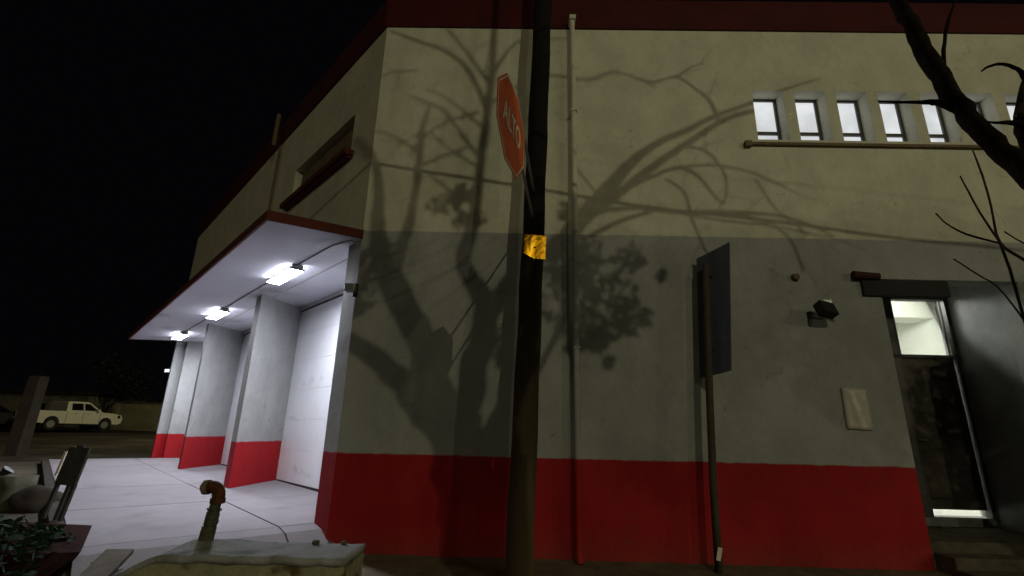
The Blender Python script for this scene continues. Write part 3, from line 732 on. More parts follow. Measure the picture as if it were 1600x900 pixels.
# sack and orange cover on the kerb at the left
r = empty('sand_sack', (-7.62, 8.05, .1), 'pale beige sack standing at the left edge of the street', 'sack')
b = BM(); bmesh.ops.create_cube(b, size=1); bmesh.ops.subdivide_edges(b, edges=b.edges[:], cuts=3, use_grid_fill=True)
for v in b.verts:
    v.co = Vector((v.co.x * .62, v.co.y * .45, v.co.z * .62)); v.co *= 1 + .12 * noise.noise(v.co * 4); v.co = v.co * .92 + Vector((-7.62, 8.05, .40))
mesh_obj('sack_body', b, M['sack'], r, smooth=True)
b = BM(); tube(b, [(-7.72, 8.05, .66), (-7.68, 8.03, .72), (-7.64, 8.05, .78)], [.10, .05, .09], 10, jit=.15); mesh_obj('tied_neck', b, M['black'], r)
b = BM(); bmesh.ops.create_uvsphere(b, u_segments=18, v_segments=12, radius=1)
for v in b.verts:
    v.co = Vector((v.co.x * .30, v.co.y * .3, v.co.z * .26)); v.co *= 1 + .3 * noise.noise(v.co * 5); v.co += Vector((-7.02, 8.0, .30))
tag(mesh_obj('plastic_bag', b, M['orange'], smooth=True, origin=(-7.02, 8.0, .1)), 'dull orange plastic bag slumped beside the beige sack', 'bag')

# ================================================================== trees
def limb_mesh(pts, seg=10, jit=.06, n=4):
    q = catmull(pts, n); b = BM()
    P = []
    for i, p in enumerate(q):
        r = max(p[3], .002); k = .35 * r
        P.append((p[0] + k * noise.noise(Vector((i * .6, p[2], 1))), p[1] + k * noise.noise(Vector((i * .6, p[2], 9))), p[2]))
    tube(b, P, [max(p[3], .002) for p in q], seg, jit=jit); return b
LM = Vector(LAMPS[0][0])
# the big tree behind and right of the camera; each limb given as x, z over the wall plane and depth along the lamp's ray
def T(u, z, rr, t):
    W = FP(u, 0, z); P_ = W.lerp(LM, t); return (P_.x, P_.y, P_.z, rr * (1 - t))
TRUNK = [(1.553, -0.5630000000000001, -0.2, 0.31545), (1.533, -0.513, 0.5, 0.25236), (1.513, -0.513, 1.6, 0.22081499999999998), (1.503, -0.513, 4.118, 0.2103), (1.445, -0.512, 4.428, 0.2007), (1.397, -0.511, 4.671, 0.1816), (1.341, -0.51, 4.882, 0.1816), (1.306, -0.509, 5.012, 0.1625)]
LIMBS = [[(1.314, -0.509, 4.881, 0.1147), (1.081, -0.427, 5.037, 0.1003), (0.822, -0.344, 5.25, 0.0818), (0.612, -0.262, 5.357, 0.0707), (0.37, -0.18, 5.458, 0.0595), (0.095, -0.097, 5.56, 0.044), (-0.197, -0.013, 5.709, 0.0282)],
 [(1.284, -0.509, 4.924, 0.1171), (1.177, -0.566, 5.305, 0.1091), (1.054, -0.622, 5.654, 0.1018), (0.903, -0.678, 5.99, 0.0978), (0.776, -0.735, 6.287, 0.0869), (0.716, -0.792, 6.62, 0.0563), (0.714, -0.851, 6.966, 0.0394), (0.645, -0.908, 7.264, 0.0264), (0.524, -0.965, 7.63, 0.0131)],
 [(0.844, -0.736, 6.186, 0.0558), (0.941, -0.816, 6.524, 0.0451), (1.019, -0.895, 6.871, 0.0342), (1.054, -0.974, 7.226, 0.0307), (1.083, -1.053, 7.533, 0.0232), (1.155, -1.132, 7.756, 0.0097)],
 [(1.352, -0.51, 5.013, 0.1099), (1.453, -0.569, 5.356, 0.1025), (1.512, -0.627, 5.663, 0.0952), (1.555, -0.684, 5.928, 0.0876), (1.476, -0.74, 6.121, 0.067), (1.395, -0.795, 6.341, 0.0563), (1.465, -0.853, 6.649, 0.0495), (1.513, -0.911, 7.048, 0.0392), (1.56, -0.969, 7.525, 0.0357), (1.611, -1.027, 7.963, 0.0292), (1.631, -1.084, 8.422, 0.0259), (1.644, -1.141, 9.119, 0.019)],
 [(1.535, -0.591, 5.795, 0.0852), (1.629, -0.515, 5.994, 0.0645), (1.74, -0.439, 6.152, 0.0564), (1.914, -0.363, 6.266, 0.0613), (2.08, -0.288, 6.384, 0.0751), (2.227, -0.212, 6.565, 0.0758), (2.409, -0.137, 6.786, 0.0675), (2.602, -0.063, 7.02, 0.0499), (2.859, 0.011, 7.221, 0.0366), (3.091, 0.085, 7.323, 0.0323), (3.394, 0.158, 7.485, 0.0233), (3.671, 0.232, 7.582, 0.0188), (4.024, 0.304, 7.741, 0.0142), (4.416, 0.375, 7.877, 0.0096)],
 [(2.145, -0.055, 6.432, 0.0454), (2.383, 0.019, 6.624, 0.0458), (2.662, 0.093, 6.858, 0.0411), (2.953, 0.166, 7.072, 0.0362), (3.319, 0.238, 7.332, 0.0313), (3.569, 0.312, 7.462, 0.0263), (3.879, 0.384, 7.525, 0.0159)],
 [(1.459, -0.512, 4.694, 0.0956), (1.552, -0.435, 4.85, 0.082), (1.639, -0.359, 5.106, 0.0681), (1.66, -0.281, 5.381, 0.054), (1.663, -0.203, 5.701, 0.0396), (1.685, -0.125, 5.993, 0.03), (1.741, -0.047, 6.307, 0.0202)],
 [(1.47, -0.512, 4.842, 0.0401), (1.702, -0.422, 5.068, 0.029), (1.913, -0.332, 5.406, 0.0264), (2.041, -0.24, 5.67, 0.0237), (2.154, -0.149, 5.954, 0.024), (2.273, -0.057, 6.147, 0.0182)]]
TWIGS = [[(3.403, 0.08, 7.443, 0.0257), (3.349, 0.112, 7.631, 0.0206), (3.212, 0.146, 7.78, 0.0155), (3.038, 0.18, 7.903, 0.0156), (2.819, 0.215, 7.837, 0.0104), (2.635, 0.25, 7.889, 0.0104)],
 [(3.044, 0.086, 7.9, 0.0154), (3.2, 0.162, 8.018, 0.0104), (3.322, 0.238, 8.048, 0.0104)],
 [(2.091, 0.103, 6.416, 0.0308), (2.368, 0.124, 6.627, 0.0257), (2.711, 0.144, 6.815, 0.0206), (3.011, 0.165, 6.93, 0.0207), (3.189, 0.188, 6.812, 0.0208), (3.287, 0.212, 6.649, 0.0156), (3.374, 0.237, 6.563, 0.0104)],
 [(3.017, 0.087, 6.948, 0.0154), (3.29, 0.121, 6.97, 0.0155), (3.569, 0.155, 6.921, 0.0104), (3.785, 0.19, 6.82, 0.0104), (3.954, 0.227, 6.712, 0.0104)],
 [(3.022, 0.086, 7.169, 0.0205), (3.246, 0.122, 7.119, 0.0155), (3.372, 0.159, 6.95, 0.0155), (3.415, 0.197, 6.75, 0.0104), (3.361, 0.237, 6.551, 0.0104)],
 [(2.202, 0.101, 6.509, 0.0308), (2.643, 0.119, 6.541, 0.0257), (2.971, 0.14, 6.497, 0.0258), (3.468, 0.157, 6.5, 0.0207), (3.851, 0.176, 6.464, 0.0156), (4.063, 0.199, 6.388, 0.0156), (4.268, 0.221, 6.277, 0.0104)],
 [(2.198, 0.101, 6.27, 0.0257), (2.465, 0.175, 6.401, 0.0259), (2.739, 0.248, 6.477, 0.0209)],
 [(2.885, 0.089, 6.831, 0.0154), (3.031, 0.125, 6.699, 0.0155), (3.076, 0.164, 6.444, 0.0155), (3.139, 0.202, 6.224, 0.0104), (3.18, 0.24, 6.078, 0.0104)],
 [(3.468, 0.079, 6.503, 0.0154), (3.731, 0.126, 6.404, 0.0155), (3.904, 0.175, 6.244, 0.0104), (3.973, 0.226, 5.939, 0.0104)],
 [(2.974, 0.087, 6.506, 0.0154), (3.351, 0.12, 6.43, 0.0155), (3.73, 0.152, 6.384, 0.0155), (3.997, 0.187, 6.319, 0.0104), (4.264, 0.221, 6.253, 0.0104)],
 [(1.516, -0.748, 7.639, 0.0279), (1.369, -0.804, 8.029, 0.0231), (1.182, -0.859, 8.252, 0.0229), (0.944, -0.914, 8.367, 0.0182), (0.705, -0.968, 8.483, 0.0135)],
 [(1.521, -0.748, 7.927, 0.0186), (1.378, -0.862, 8.201, 0.0137), (1.203, -0.977, 8.511, 0.0135)],
 [(1.535, -0.748, 7.992, 0.0186), (1.722, -0.829, 8.324, 0.0138), (1.933, -0.911, 8.414, 0.0137), (2.142, -0.993, 8.409, 0.009)],
 [(1.485, -0.747, 7.484, 0.0186), (1.211, -0.86, 7.778, 0.0092), (1.055, -0.974, 7.886, 0.009)],
 [(1.471, -0.747, 7.183, 0.0186), (1.295, -0.822, 7.494, 0.0138), (1.176, -0.898, 7.689, 0.0137), (0.928, -0.972, 7.821, 0.009)],
 [(1.441, -0.746, 7.638, 0.0186), (1.212, -0.82, 7.554, 0.0138), (1.038, -0.896, 7.414, 0.0137), (0.975, -0.973, 7.253, 0.009)],
 [(0.971, -0.738, 7.233, 0.0139), (0.816, -0.853, 7.403, 0.0092), (0.697, -0.968, 7.482, 0.009)],
 [(0.98, -0.738, 7.116, 0.0186), (1.193, -0.859, 7.232, 0.0137), (1.428, -0.981, 7.348, 0.009)],
 [(0.88, -0.736, 8.048, 0.0139), (0.757, -0.852, 8.046, 0.0092), (0.674, -0.967, 8.019, 0.009)],
 [(1.448, -0.746, 7.124, 0.0139), (1.267, -0.861, 7.292, 0.0092), (1.111, -0.975, 7.49, 0.009)],
 [(1.478, -0.747, 6.783, 0.0279), (1.329, -0.822, 6.884, 0.023), (1.221, -0.899, 6.996, 0.0137), (1.138, -0.976, 7.114, 0.009)],
 [(1.556, -0.748, 7.734, 0.0139), (1.831, -0.792, 7.95, 0.0139), (2.057, -0.835, 8.023, 0.0138), (2.388, -0.88, 7.988, 0.0137), (2.611, -0.923, 8.08, 0.0137), (2.827, -0.966, 8.004, 0.0091), (2.958, -1.008, 7.929, 0.009)],
 [(2.006, 0.104, 6.207, 0.0411), (2.075, 0.155, 5.905, 0.0258), (2.275, 0.204, 5.669, 0.0208), (2.503, 0.252, 5.573, 0.0157)],
 [(2.033, 0.104, 6.092, 0.0308), (2.234, 0.179, 6.014, 0.0207), (2.551, 0.251, 6.053, 0.0157)],
 [(2.005, 0.104, 5.978, 0.0308), (2.014, 0.182, 5.618, 0.0207), (2.05, 0.26, 5.321, 0.0157)],
 [(0.771, -0.734, 6.339, 0.0372), (0.688, -0.811, 6.259, 0.0276), (0.665, -0.889, 6.11, 0.0182), (0.665, -0.967, 6.065, 0.0135)],
 [(2.041, 0.104, 7.007, 0.0103), (2.25, 0.178, 6.674, 0.0104), (2.374, 0.254, 6.47, 0.0104)],
 [(3.672, 0.075, 6.846, 0.0103), (3.829, 0.151, 6.519, 0.0104), (4.027, 0.225, 6.32, 0.0104)]]
CLUSTERS = [(2.291, -0.37, 5.953, 0.399, 0.428), (2.068, -0.366, 6.242, 0.268, 0.219), (2.582, -0.375, 5.754, 0.156, 0.136), (2.629, -0.376, 6.253, 0.127, 0.097), (2.308, -0.37, 5.598, 0.146, 0.078), (1.144, -0.35, 6.673, 0.185, 0.107), (1.31, -0.353, 6.533, 0.146, 0.068), (0.5, -0.339, 5.994, 0.122, 0.243), (0.577, -0.34, 6.238, 0.146, 0.122), (0.473, -0.338, 5.785, 0.088, 0.078), (2.175, -0.368, 6.636, 0.17, 0.097), (1.758, -0.361, 6.401, 0.146, 0.097), (1.628, -0.358, 5.509, 0.088, 0.17), (1.244, -0.352, 6.793, 0.078, 0.068), (2.848, -0.38, 6.097, 0.044, 0.044), (2.399, -0.372, 5.406, 0.044, 0.044), (2.307, -0.37, 5.549, 0.097, 0.068), (2.161, -0.368, 5.521, 0.078, 0.068)]
NEARLIMB = [(1.219, 0.85, 1.611, 0.0442), (1.207, 0.886, 1.833, 0.0419), (1.172, 0.923, 1.949, 0.0396), (1.126, 0.959, 2.082, 0.0382), (1.104, 0.995, 2.197, 0.0361), (1.096, 1.032, 2.316, 0.0351), (1.101, 1.068, 2.443, 0.0354), (1.111, 1.105, 2.592, 0.034), (1.121, 1.141, 2.744, 0.0321), (1.149, 1.177, 2.948, 0.0281), (1.163, 1.214, 3.274, 0.0218), (1.124, 1.25, 3.715, 0.0143)]
NEARTWIGS = [[(1.088, 1.03, 2.292, 0.0158), (1.063, 1.048, 2.327, 0.0162), (1.04, 1.065, 2.34, 0.0099), (0.99, 1.082, 2.352, 0.0067), (0.958, 1.1, 2.368, 0.0034)],
 [(1.356, 1.05, 2.036, 0.0514), (1.331, 1.08, 2.154, 0.0478), (1.339, 1.11, 2.275, 0.0436), (1.382, 1.14, 2.366, 0.035), (1.472, 1.17, 2.519, 0.0276), (1.572, 1.2, 2.686, 0.0233)],
 [(1.378, 1.1, 2.437, 0.0155), (1.375, 1.112, 2.493, 0.0106), (1.35, 1.125, 2.52, 0.0089), (1.326, 1.138, 2.522, 0.0072), (1.315, 1.15, 2.515, 0.0036)],
 [(1.344, 1.1, 2.287, 0.0234), (1.305, 1.1, 2.311, 0.0151), (1.255, 1.1, 2.31, 0.0067), (1.214, 1.1, 2.316, 0.0034)],
 [(1.099, 1.05, 2.369, 0.0131), (1.131, 1.067, 2.483, 0.0102), (1.182, 1.083, 2.607, 0.0088), (1.269, 1.1, 2.763, 0.0055)],
 [(1.457, 1.2, 1.809, 0.0113), (1.417, 1.225, 1.917, 0.0101), (1.394, 1.25, 1.987, 0.0087), (1.367, 1.275, 2.048, 0.0072), (1.398, 1.3, 2.176, 0.0056), (1.424, 1.325, 2.285, 0.0058), (1.443, 1.35, 2.39, 0.004)],
 [(1.34, 1.25, 2.038, 0.0053), (1.359, 1.3, 2.154, 0.0056), (1.381, 1.35, 2.298, 0.004)],
 [(1.339, 1.25, 2.034, 0.0053), (1.287, 1.283, 2.073, 0.0055), (1.271, 1.317, 2.119, 0.0038), (1.277, 1.35, 2.169, 0.0029)],
 [(1.25, 1.15, 1.611, 0.0074), (1.276, 1.183, 1.801, 0.0064), (1.312, 1.217, 1.947, 0.0068), (1.34, 1.25, 2.038, 0.0071)],
 [(1.294, 1.2, 1.805, 0.0048), (1.285, 1.233, 1.899, 0.0034), (1.276, 1.267, 1.945, 0.0035), (1.249, 1.3, 2.003, 0.0027)],
 [(1.38, 1.2, 1.997, 0.0051), (1.392, 1.25, 2.045, 0.0035), (1.417, 1.3, 2.091, 0.0028)]]
CABLE = [(-2.227, 1.587, 6.972, 0.0178), (-0.205, 1.551, 6.617, 0.0178), (1.292, 1.525, 6.387, 0.0178), (2.484, 1.504, 6.188, 0.0178), (3.74, 1.482, 6.053, 0.0178), (4.961, 1.461, 5.893, 0.0237), (6.162, 1.439, 5.784, 0.0237), (9.591, 1.379, 5.421, 0.0237)]
tree = empty('street_tree', (TRUNK[0][0], TRUNK[0][1], 0), 'dark bare limbed tree leaning in from the right edge of the photo', 'tree')
mesh_obj('trunk', limb_mesh(TRUNK, 14, .07), M['bark'], tree, smooth=True)
for L_ in LIMBS: mesh_obj('limb', limb_mesh(L_, 10, .08), M['bark'], tree, smooth=True)
b0 = BM()
for L_ in TWIGS:
    b = limb_mesh(L_, 6, .05); me = bpy.data.meshes.new('t'); b.to_mesh(me); b.free(); b0.from_mesh(me); bpy.data.meshes.remove(me)
def sprigs(bm_, n_, r0):
    for k in range(n_):
        L_ = random.choice(LIMBS[1:5] + TWIGS[:22]); i = random.randrange(len(L_) - 1); f = random.random()
        a = Vector(L_[i][:3]).lerp(Vector(L_[i + 1][:3]), f); d = Vector(L_[i + 1][:3]) - Vector(L_[i][:3]); d.normalize()
        d = (d + Vector((random.gauss(0, .7), random.gauss(0, .7), random.gauss(.1, .7)))).normalized(); ln = random.uniform(.12, .5)
        p = [a]
        for q in range(4):
            d = (d + Vector((random.gauss(0, .18), random.gauss(0, .18), random.gauss(.02, .18)))).normalized(); p.append(p[-1] + d * ln / 4)
        tube(bm_, p, [r0, r0 * .8, r0 * .6, r0 * .45, r0 * .3], 5)
sprigs(b0, 70, .006)
mesh_obj('twigs', b0, M['bark'], tree)['kind'] = 'stuff'
# limb that reaches over the camera into the picture
q0 = NEARLIMB[0]; tp_ = Vector((TRUNK[2][0], TRUNK[2][1], 1.25))
NEARLIMB = [(a, b_, c, r * .60) for a, b_, c, r in NEARLIMB]
NEARTWIGS = [[(a, b_, c, r * .5) for a, b_, c, r in L_] for L_ in NEARTWIGS]
root_ = [(tp_.x, tp_.y, tp_.z, .085)] + [(q0[0] + .18, q0[1] - .55, q0[2] - .05, .055)]
mesh_obj('limb', limb_mesh(root_ + NEARLIMB, 14, .10, 5), M['bark'], tree, smooth=True)
for L_ in NEARTWIGS: mesh_obj('branch', limb_mesh(L_, 8, .10), M['bark'], tree, smooth=True)
b = BM()
for (x, y, z, ra, rb) in CLUSTERS:
    cnt = int(18 + 4300 * ra * rb)
    for k in range(cnt):
        while True:
            p = Vector((random.uniform(-1, 1), random.uniform(-1, 1), random.uniform(-1, 1)))
            if p.length < 1: break
        c = Vector((x + p.x * ra, y + p.y * ra, z + p.z * rb))
        if ra > .1 and noise.noise(c * 6.5) < -.10: continue
        a = Vector((random.gauss(0, 1), random.gauss(0, 1), random.gauss(-.5, 1))).normalized(); q = a.cross(Vector((random.gauss(0, 1), random.gauss(0, 1), random.gauss(0, 1)))).normalized(); s_ = .042 * random.uniform(.7, 1.4)
        h = q.cross(a) * s_ * .25
        vs = [b.verts.new(c - a * s_), b.verts.new(c + q * s_ * .55 + h), b.verts.new(c + a * s_), b.verts.new(c - q * s_ * .55 + h)]
        b.faces.new((vs[0], vs[1], vs[2])); b.faces.new((vs[0], vs[2], vs[3]))
mesh_obj('foliage', b, M['leaf'], tree)['kind'] = 'stuff'
t2 = empty('shade_tree', (7.6, .6, 0), 'leafy tree added out of view beyond the right edge to shade the porch', 'tree')  # unseen tree, added to keep lamp light off the porch
b = BM(); tube(b, [(7.6, .6, -.2), (7.5, .7, 1.5), (7.1, .9, 3.0), (6.6, 1.1, 4.2), (6.0, 1.2, 5.2)], [.2, .17, .14, .1, .05], 12, jit=.06)
for e in ((5.3, 1.3, 4.4), (7.6, 1.5, 5.4), (8.4, .8, 4.6), (5.6, 1.0, 3.6)): tube(b, [(7.1, .9, 3.0), ((7.1 + e[0]) / 2, 1.1, (3.3 + e[2]) / 2), e], [.09, .06, .02], 8, jit=.06)
mesh_obj('trunk', b, M['bark'], t2, smooth=True)
leafy('foliage', (6.75, 1.2, 4.15), (1.75, .9, 1.5), 9000, .075, M['leaf'], None, None, 'stuff', t2)
# overhead cable behind the camera
b = BM(); tube(b, [c[:3] for c in catmull(CABLE, 4)], .019, 8)
tag(mesh_obj('overhead_cable', b, M['cable'], origin=CABLE[3][:3]), 'black overhead cable crossing in front of the building, throwing a thin shadow on its wall', 'cable')

# background trees at the far left
def bg_tree(x, y, zg, h, r, label, n=900):
    r_ = empty('background_tree', (x, y, zg), label, 'tree', 'dark trees across the street')
    b = BM(); tube(b, [(x, y, zg - .3), (x + .1, y, zg + h * .35), (x, y + .1, zg + h * .6)], [.22, .16, .08], 8)
    for k in range(5):
        a = k * 1.3; tube(b, [(x, y, zg + h * (.3 + .05 * k)), (x + r * .7 * cos(a), y + r * .7 * sin(a), zg + h * (.6 + .05 * k))], [.09, .03], 6)
    mesh_obj('trunk', b, M['bark'], r_)
    bb = BM()
    for q in range(5):
        a = q * 2.4 + x; cc = (x + .55 * r * cos(a), y + .55 * r * sin(a), zg + h * (.5 + .09 * q))
        o_ = leafy('crown', cc, (r * .62, r * .62, h * .22), n // 4, .15, M['dleaf'], None, None, None, r_)
        bb.from_mesh(o_.data); bpy.data.objects.remove(o_)
    me = bpy.data.meshes.new('crown'); bb.to_mesh(me); bb.free(); me.materials.append(M['dleaf'])
    cr = bpy.data.objects.new('crown', me); link(cr); cr.parent = r_; cr['kind'] = 'stuff'
bg_tree(-31.5, 41, 1.0, 6.0, 2.6, 'dark bushy tree behind the white pickup, between house and garden wall', 1500)
bg_tree(-44, 38, 1.0, 7.0, 4.0, 'dark tree at the far left edge, left of the low house', 1600)
bg_tree(-24.5, 47, 1.0, 8.0, 3.2, 'dark tree rising behind the garden wall beside the farthest pier', 1300)
# low house and garden wall across the street
h = empty('low_house', (-38, 42, 1), 'low dim plastered house far behind the white pickup', 'house')
b = BM(); wbox(b, -43.5, -34.2, 41, 48, .3, 3.6); mesh_obj('wall', b, M['render'], h)
b = BM(); wbox(b, -43.9, -33.9, 40.6, 48.4, 3.6, 3.85); mesh_obj('roof', b, M['tile'], h)
b = BM(); wbox(b, -38.6, -37.4, 40.93, 41.05, 1.9, 2.9); wi = mesh_obj('window', b, M['frame'], h)
b = BM(); wbox(b, -38.5, -37.5, 40.90, 40.93, 2.0, 2.8); mesh_obj('pane', b, M['glassd'], wi)
b = BM(); wbox(b, -36.4, -35.4, 40.93, 41.05, .6, 2.9); mesh_obj('door', b, M['post'], h)
g_ = empty('garden_wall', (-26, 40, 1), 'dim olive garden wall between the white pickup and the bay piers', 'wall')
b = BM(); wbox(b, -31, -19, 40, 40.3, .3, 3.0); mesh_obj('wall_face', b, M['render2'], g_)
b = BM(); wbox(b, -31.1, -18.9, 39.93, 40.37, 3.0, 3.12); mesh_obj('coping', b, M['step'], g_)
for k in range(4):
    b = BM(); wbox(b, -31 + 3.9 * k, -30.7 + 3.9 * k, 39.9, 39.998, .3, 2.995); mesh_obj('buttress', b, M['render2'], g_)
# concrete post left of the truck
r = empty('concrete_post', (-15.9, 16.8, .4), 'thick dim concrete post left of the white pickup', 'post')
b = BM(); hexa(b, [(-16.2, 16.7, .2), (-15.75, 16.7, .2), (-15.75, 17.1, .2), (-16.2, 17.1, .2), (-16.12, 16.7, 2.95), (-15.7, 16.7, 2.95), (-15.7, 17.05, 2.95), (-16.12, 17.05, 2.95)]); bevel(b, .02, 1)
mesh_obj('post_shaft', b, M['post2'], r)

# ================================================================== vehicles
def extrude_profile(b, prof, y0, y1, tf, mi=0, inset=None):
    a = [b.verts.new(tf(x, y0, z)) for x, z in prof]; c = [b.verts.new(tf(x, y1, z)) for x, z in prof]; n = len(prof)
    b.faces.new(a); b.faces.new(c[::-1])
    for i in range(n): b.faces.new((a[i], c[i], c[(i + 1) % n], a[(i + 1) % n]))
def arch(cx, r, x0, x1, zb, n=9):
    return [(cx + r * cos(a), zb + r * sin(a)) for a in [pi - pi * k / n for k in range(n + 1)]]
def pickup(loc, rz, label):
    r = empty('pickup_truck', loc, label, 'pickup truck')
    Rm = Matrix.Rotation(rz, 3, 'Z'); L0 = Vector(loc)
    tf = lambda x, y, z: L0 + Rm @ Vector((x, y, z))
    zb = .42; W = .90
    low = [(-2.55, .55), (-2.5, zb + .05)] + arch(-1.62, .43, 0, 0, zb) + arch(1.55, .43, 0, 0, zb) + [(2.35, zb), (2.58, .52), (2.62, .80), (2.52, 1.02), (1.95, 1.12), (1.15, 1.17), (-.85, 1.17), (-2.6, 1.15)]
    b = BM(); extrude_profile(b, low, -W, W, tf)
    bmesh.ops.bevel(b, geom=[e for e in b.edges if len(e.link_faces) == 2 and e.calc_face_angle(0) > 1.2], offset=.05, segments=2, affect='EDGES')
    mesh_obj('body', b, M['truck'], r)
    # open bed recess: dark liner lying in the tray
    b = BM(); p = [tf(x, y, z) for (x, y, z) in ((-2.5, -.80, 1.172), (-.95, -.80, 1.172), (-.95, .80, 1.172), (-2.5, .80, 1.172), (-2.5, -.80, 1.19), (-.95, -.80, 1.19), (-.95, .80, 1.19), (-2.5, .80, 1.19))]; hexa(b, p); mesh_obj('bed_liner', b, M['black'], r)
    def cab(w0, w1, pr, m_, name, par):
        b = BM(); a = [b.verts.new(tf(x, -(w0 if z < 1.3 else w1), z)) for x, z in pr]; c = [b.verts.new(tf(x, (w0 if z < 1.3 else w1), z)) for x, z in pr]; n = len(pr)
        b.faces.new(a); b.faces.new(c[::-1])
        for i in range(n): b.faces.new((a[i], c[i], c[(i + 1) % n], a[(i + 1) % n]))
        return mesh_obj(name, b, m_, par)
    cab(.86, .70, [(-.92, 1.16), (-.84, 1.72), (-.70, 1.78), (.30, 1.78), (.50, 1.73), (1.28, 1.16)], M['truck'], 'cab', r)
    for pr, nm in (([(-.62, 1.24), (-.60, 1.66), (.02, 1.67), (.06, 1.24)], 'rear_side_window'), ([(.16, 1.24), (.13, 1.67), (.44, 1.65), (.98, 1.24)], 'front_side_window')):
        for sd in (-1, 1):
            b = BM(); yy = lambda z: sd * (.868 - (z - 1.16) * .258)
            a = [b.verts.new(tf(x, yy(z), z)) for x, z in pr]; c = [b.verts.new(tf(x, yy(z) + sd * .012, z)) for x, z in pr]
            b.faces.new(a); b.faces.new(c[::-1])
            for i in range(4): b.faces.new((a[i], c[i], c[(i + 1) % 4], a[(i + 1) % 4]))
            mesh_obj('side_window', b, M['glassd'], r)
    b = BM(); hexa(b, [tf(*p) for p in ((1.27, -.76, 1.19), (1.27, .76, 1.19), (.56, .64, 1.70), (.56, -.64, 1.70), (1.30, -.76, 1.20), (1.30, .76, 1.20), (.59, .64, 1.71), (.59, -.64, 1.71))]); mesh_obj('windscreen', b, M['glassd'], r)
    for sx_ in (-1.62, 1.55):
        for sd in (-1, 1):
            b = BM(); tube(b, [tf(sx_, sd * .62, .37), tf(sx_, sd * .88, .37)], .37, 22); wh = mesh_obj('wheel', b, M['tyre'], r)
            b = BM(); tube(b, [tf(sx_, sd * .87, .37), tf(sx_, sd * .895, .37)], [.235, .21], 18); mesh_obj('rim', b, M['rim'], wh)
    for sd in (-1, 1):
        for xs_ in (-.90, .08, 1.10):
            b = BM(); hexa(b, [tf(*p) for p in ((xs_, sd * .897, .48), (xs_ + .02, sd * .897, .48), (xs_ + .02, sd * .906, .48), (xs_, sd * .906, .48), (xs_, sd * .897, 1.15), (xs_ + .02, sd * .897, 1.15), (xs_ + .02, sd * .906, 1.15), (xs_, sd * .906, 1.15))]); mesh_obj('door_seam', b, M['black'], r)
        b = BM(); hexa(b, [tf(*p) for p in ((-1.1, sd * .80, .34), (1.08, sd * .80, .34), (1.08, sd * .93, .34), (-1.1, sd * .93, .34), (-1.1, sd * .80, .41), (1.08, sd * .80, .41), (1.08, sd * .93, .41), (-1.1, sd * .93, .41))]); mesh_obj('side_step', b, M['black'], r)
    b = BM(); hexa(b, [tf(*p) for p in ((-2.72, -.86, .5), (-2.52, -.86, .5), (-2.52, .86, .5), (-2.72, .86, .5), (-2.72, -.86, .66), (-2.52, -.86, .66), (-2.52, .86, .66), (-2.72, .86, .66))]); mesh_obj('rear_bumper', b, M['steel'], r)
    for sd in (-1, 1):
        b = BM(); hexa(b, [tf(*p) for p in ((2.38, sd * .62, .82), (2.62, sd * .60, .82), (2.50, sd * .90, .82), (2.30, sd * .91, .82), (2.34, sd * .62, 1.0), (2.55, sd * .60, 1.0), (2.42, sd * .90, 1.0), (2.25, sd * .91, 1.0))]); mesh_obj('headlight', b, M['glassd'], r)
        b = BM(); hexa(b, [tf(*p) for p in ((-2.62, sd * .80, .80), (-2.52, sd * .80, .80), (-2.52, sd * .915, .80), (-2.62, sd * .915, .80), (-2.62, sd * .80, 1.1), (-2.52, sd * .80, 1.1), (-2.52, sd * .915, 1.1), (-2.62, sd * .915, 1.1))]); mesh_obj('tail_light', b, M['redbox'], r)
        b = BM(); hexa(b, [tf(*p) for p in ((.82, sd * .90, 1.18), (.98, sd * .90, 1.18), (.98, sd * 1.08, 1.18), (.82, sd * 1.08, 1.18), (.82, sd * .90, 1.36), (.94, sd * .90, 1.36), (.94, sd * 1.08, 1.36), (.82, sd * 1.08, 1.36))]); mesh_obj('mirror', b, M['truck'], r)
        for dx in (-.45, .30):
            b = BM(); hexa(b, [tf(*p) for p in ((dx, sd * .905, 1.02), (dx + .14, sd * .905, 1.02), (dx + .14, sd * .93, 1.02), (dx, sd * .93, 1.02), (dx, sd * .905, 1.05), (dx + .14, sd * .905, 1.05), (dx + .14, sd * .93, 1.05), (dx, sd * .93, 1.05))]); mesh_obj('door_handle', b, M['steel'], r)
    return r
pickup((-28.3, 33.0, .97), radians(74), 'white double cab pickup parked across the street beyond the pavement')
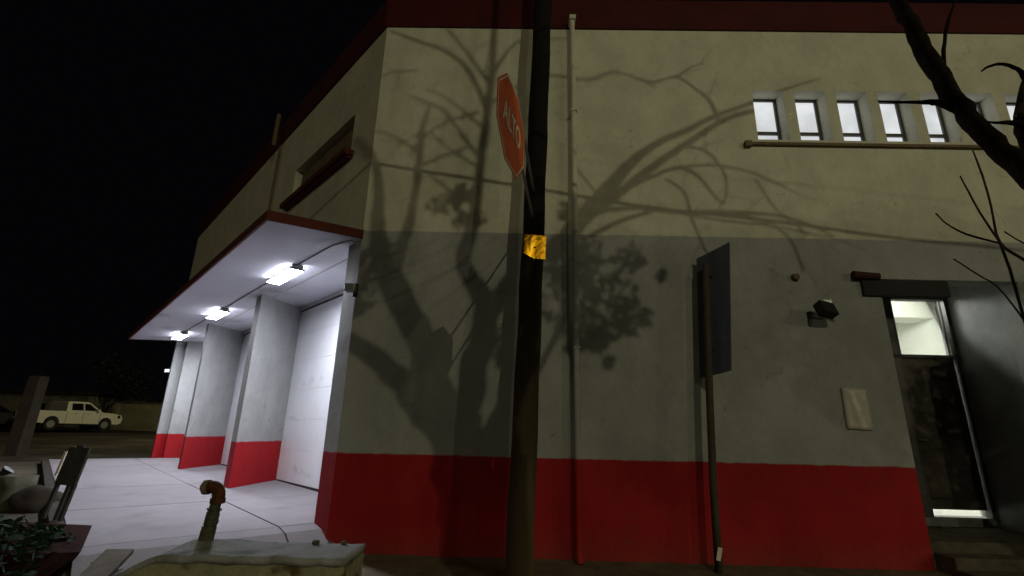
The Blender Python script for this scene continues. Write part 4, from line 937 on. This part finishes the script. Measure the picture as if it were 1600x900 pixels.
def dark_car(loc, rz, label):
    r = empty('parked_car', loc, label, 'car'); Rm = Matrix.Rotation(rz, 3, 'Z'); L0 = Vector(loc); tf = lambda x, y, z: L0 + Rm @ Vector((x, y, z))
    b = BM(); pr = [(-2.1, .5), (-2.0, .3)] + arch(-1.3, .37, 0, 0, .3) + arch(1.3, .37, 0, 0, .3) + [(2.0, .3), (2.1, .55), (1.95, .85), (1.05, .98), (-1.6, 1.0), (-2.05, .9)]
    extrude_profile(b, pr, -.85, .85, tf); mesh_obj('body', b, M['darkcar'], r)
    b = BM(); extrude_profile(b, [(-1.55, .99), (-1.1, 1.42), (.15, 1.45), (.95, .97)], -.70, .70, tf); mesh_obj('cabin', b, M['glassd'], r)
    for x in (-1.3, 1.3):
        for sd in (-1, 1):
            b = BM(); tube(b, [tf(x, sd * .6, .32), tf(x, sd * .84, .32)], .32, 18); wh = mesh_obj('wheel', b, M['tyre'], r)
            b = BM(); tube(b, [tf(x, sd * .835, .32), tf(x, sd * .86, .32)], .19, 14); mesh_obj('rim', b, M['rim'], wh)
dark_car((-33.2, 32.5, .97), radians(70), 'black car parked behind the tail of the white pickup')

# ================================================================== street lamps (outside the picture, several added as fill)
LBL = ['tall street lamp behind the camera, lighting the front of the building', 'first unseen street lamp of the row added on the right to fill the shadows',
       'second unseen street lamp of the row added on the right to fill the shadows', 'last unseen street lamp of the row added on the right to fill the shadows',
       'unseen street lamp added farthest behind the camera to fill the shadows', 'unseen street lamp added off to the left to brighten the side wall',
       'street lamp beyond the far end of the building, lighting the white pickup']
for k, (pos, watt, colr) in enumerate(LAMPS):
    x, y, z = pos; zg = 0 if k < 6 else 1.0
    r = empty('street_lamp', (x + 1.6, y - .4, zg), LBL[k], 'street lamp', 'street lamps')
    b = BM(); tube(b, [(x + 1.6, y - .4, zg - .2), (x + 1.6, y - .4, z - .6)], [.10, .06], 12); mesh_obj('pole', b, M['steel'], r)
    b = BM(); tube(b, [(x + 1.6, y - .4, z - .7), (x + 1.4, y - .35, z + .15), (x + .3, y - .1, z + .28)], .04, 8); mesh_obj('arm', b, M['steel'], r)
    b = BM(); wbox(b, x - .3, x + .4, y - .16, y + .12, z + .18, z + .32); bevel(b, .03, 2); mesh_obj('head', b, M['steel'], r)
    b = BM(); wbox(b, x - .22, x + .22, y - .12, y + .09, z + .155, z + .179); mesh_obj('lens', b, M['lens'], r)
    ld = bpy.data.lights.new('lamp_light', 'POINT'); ld.energy = watt; ld.color = colr; ld.shadow_soft_size = (.05 if k == 0 else .25)
    lo = bpy.data.objects.new('lamp_light', ld); lo.location = Vector(pos) - r.location; lo.parent = r; link(lo)
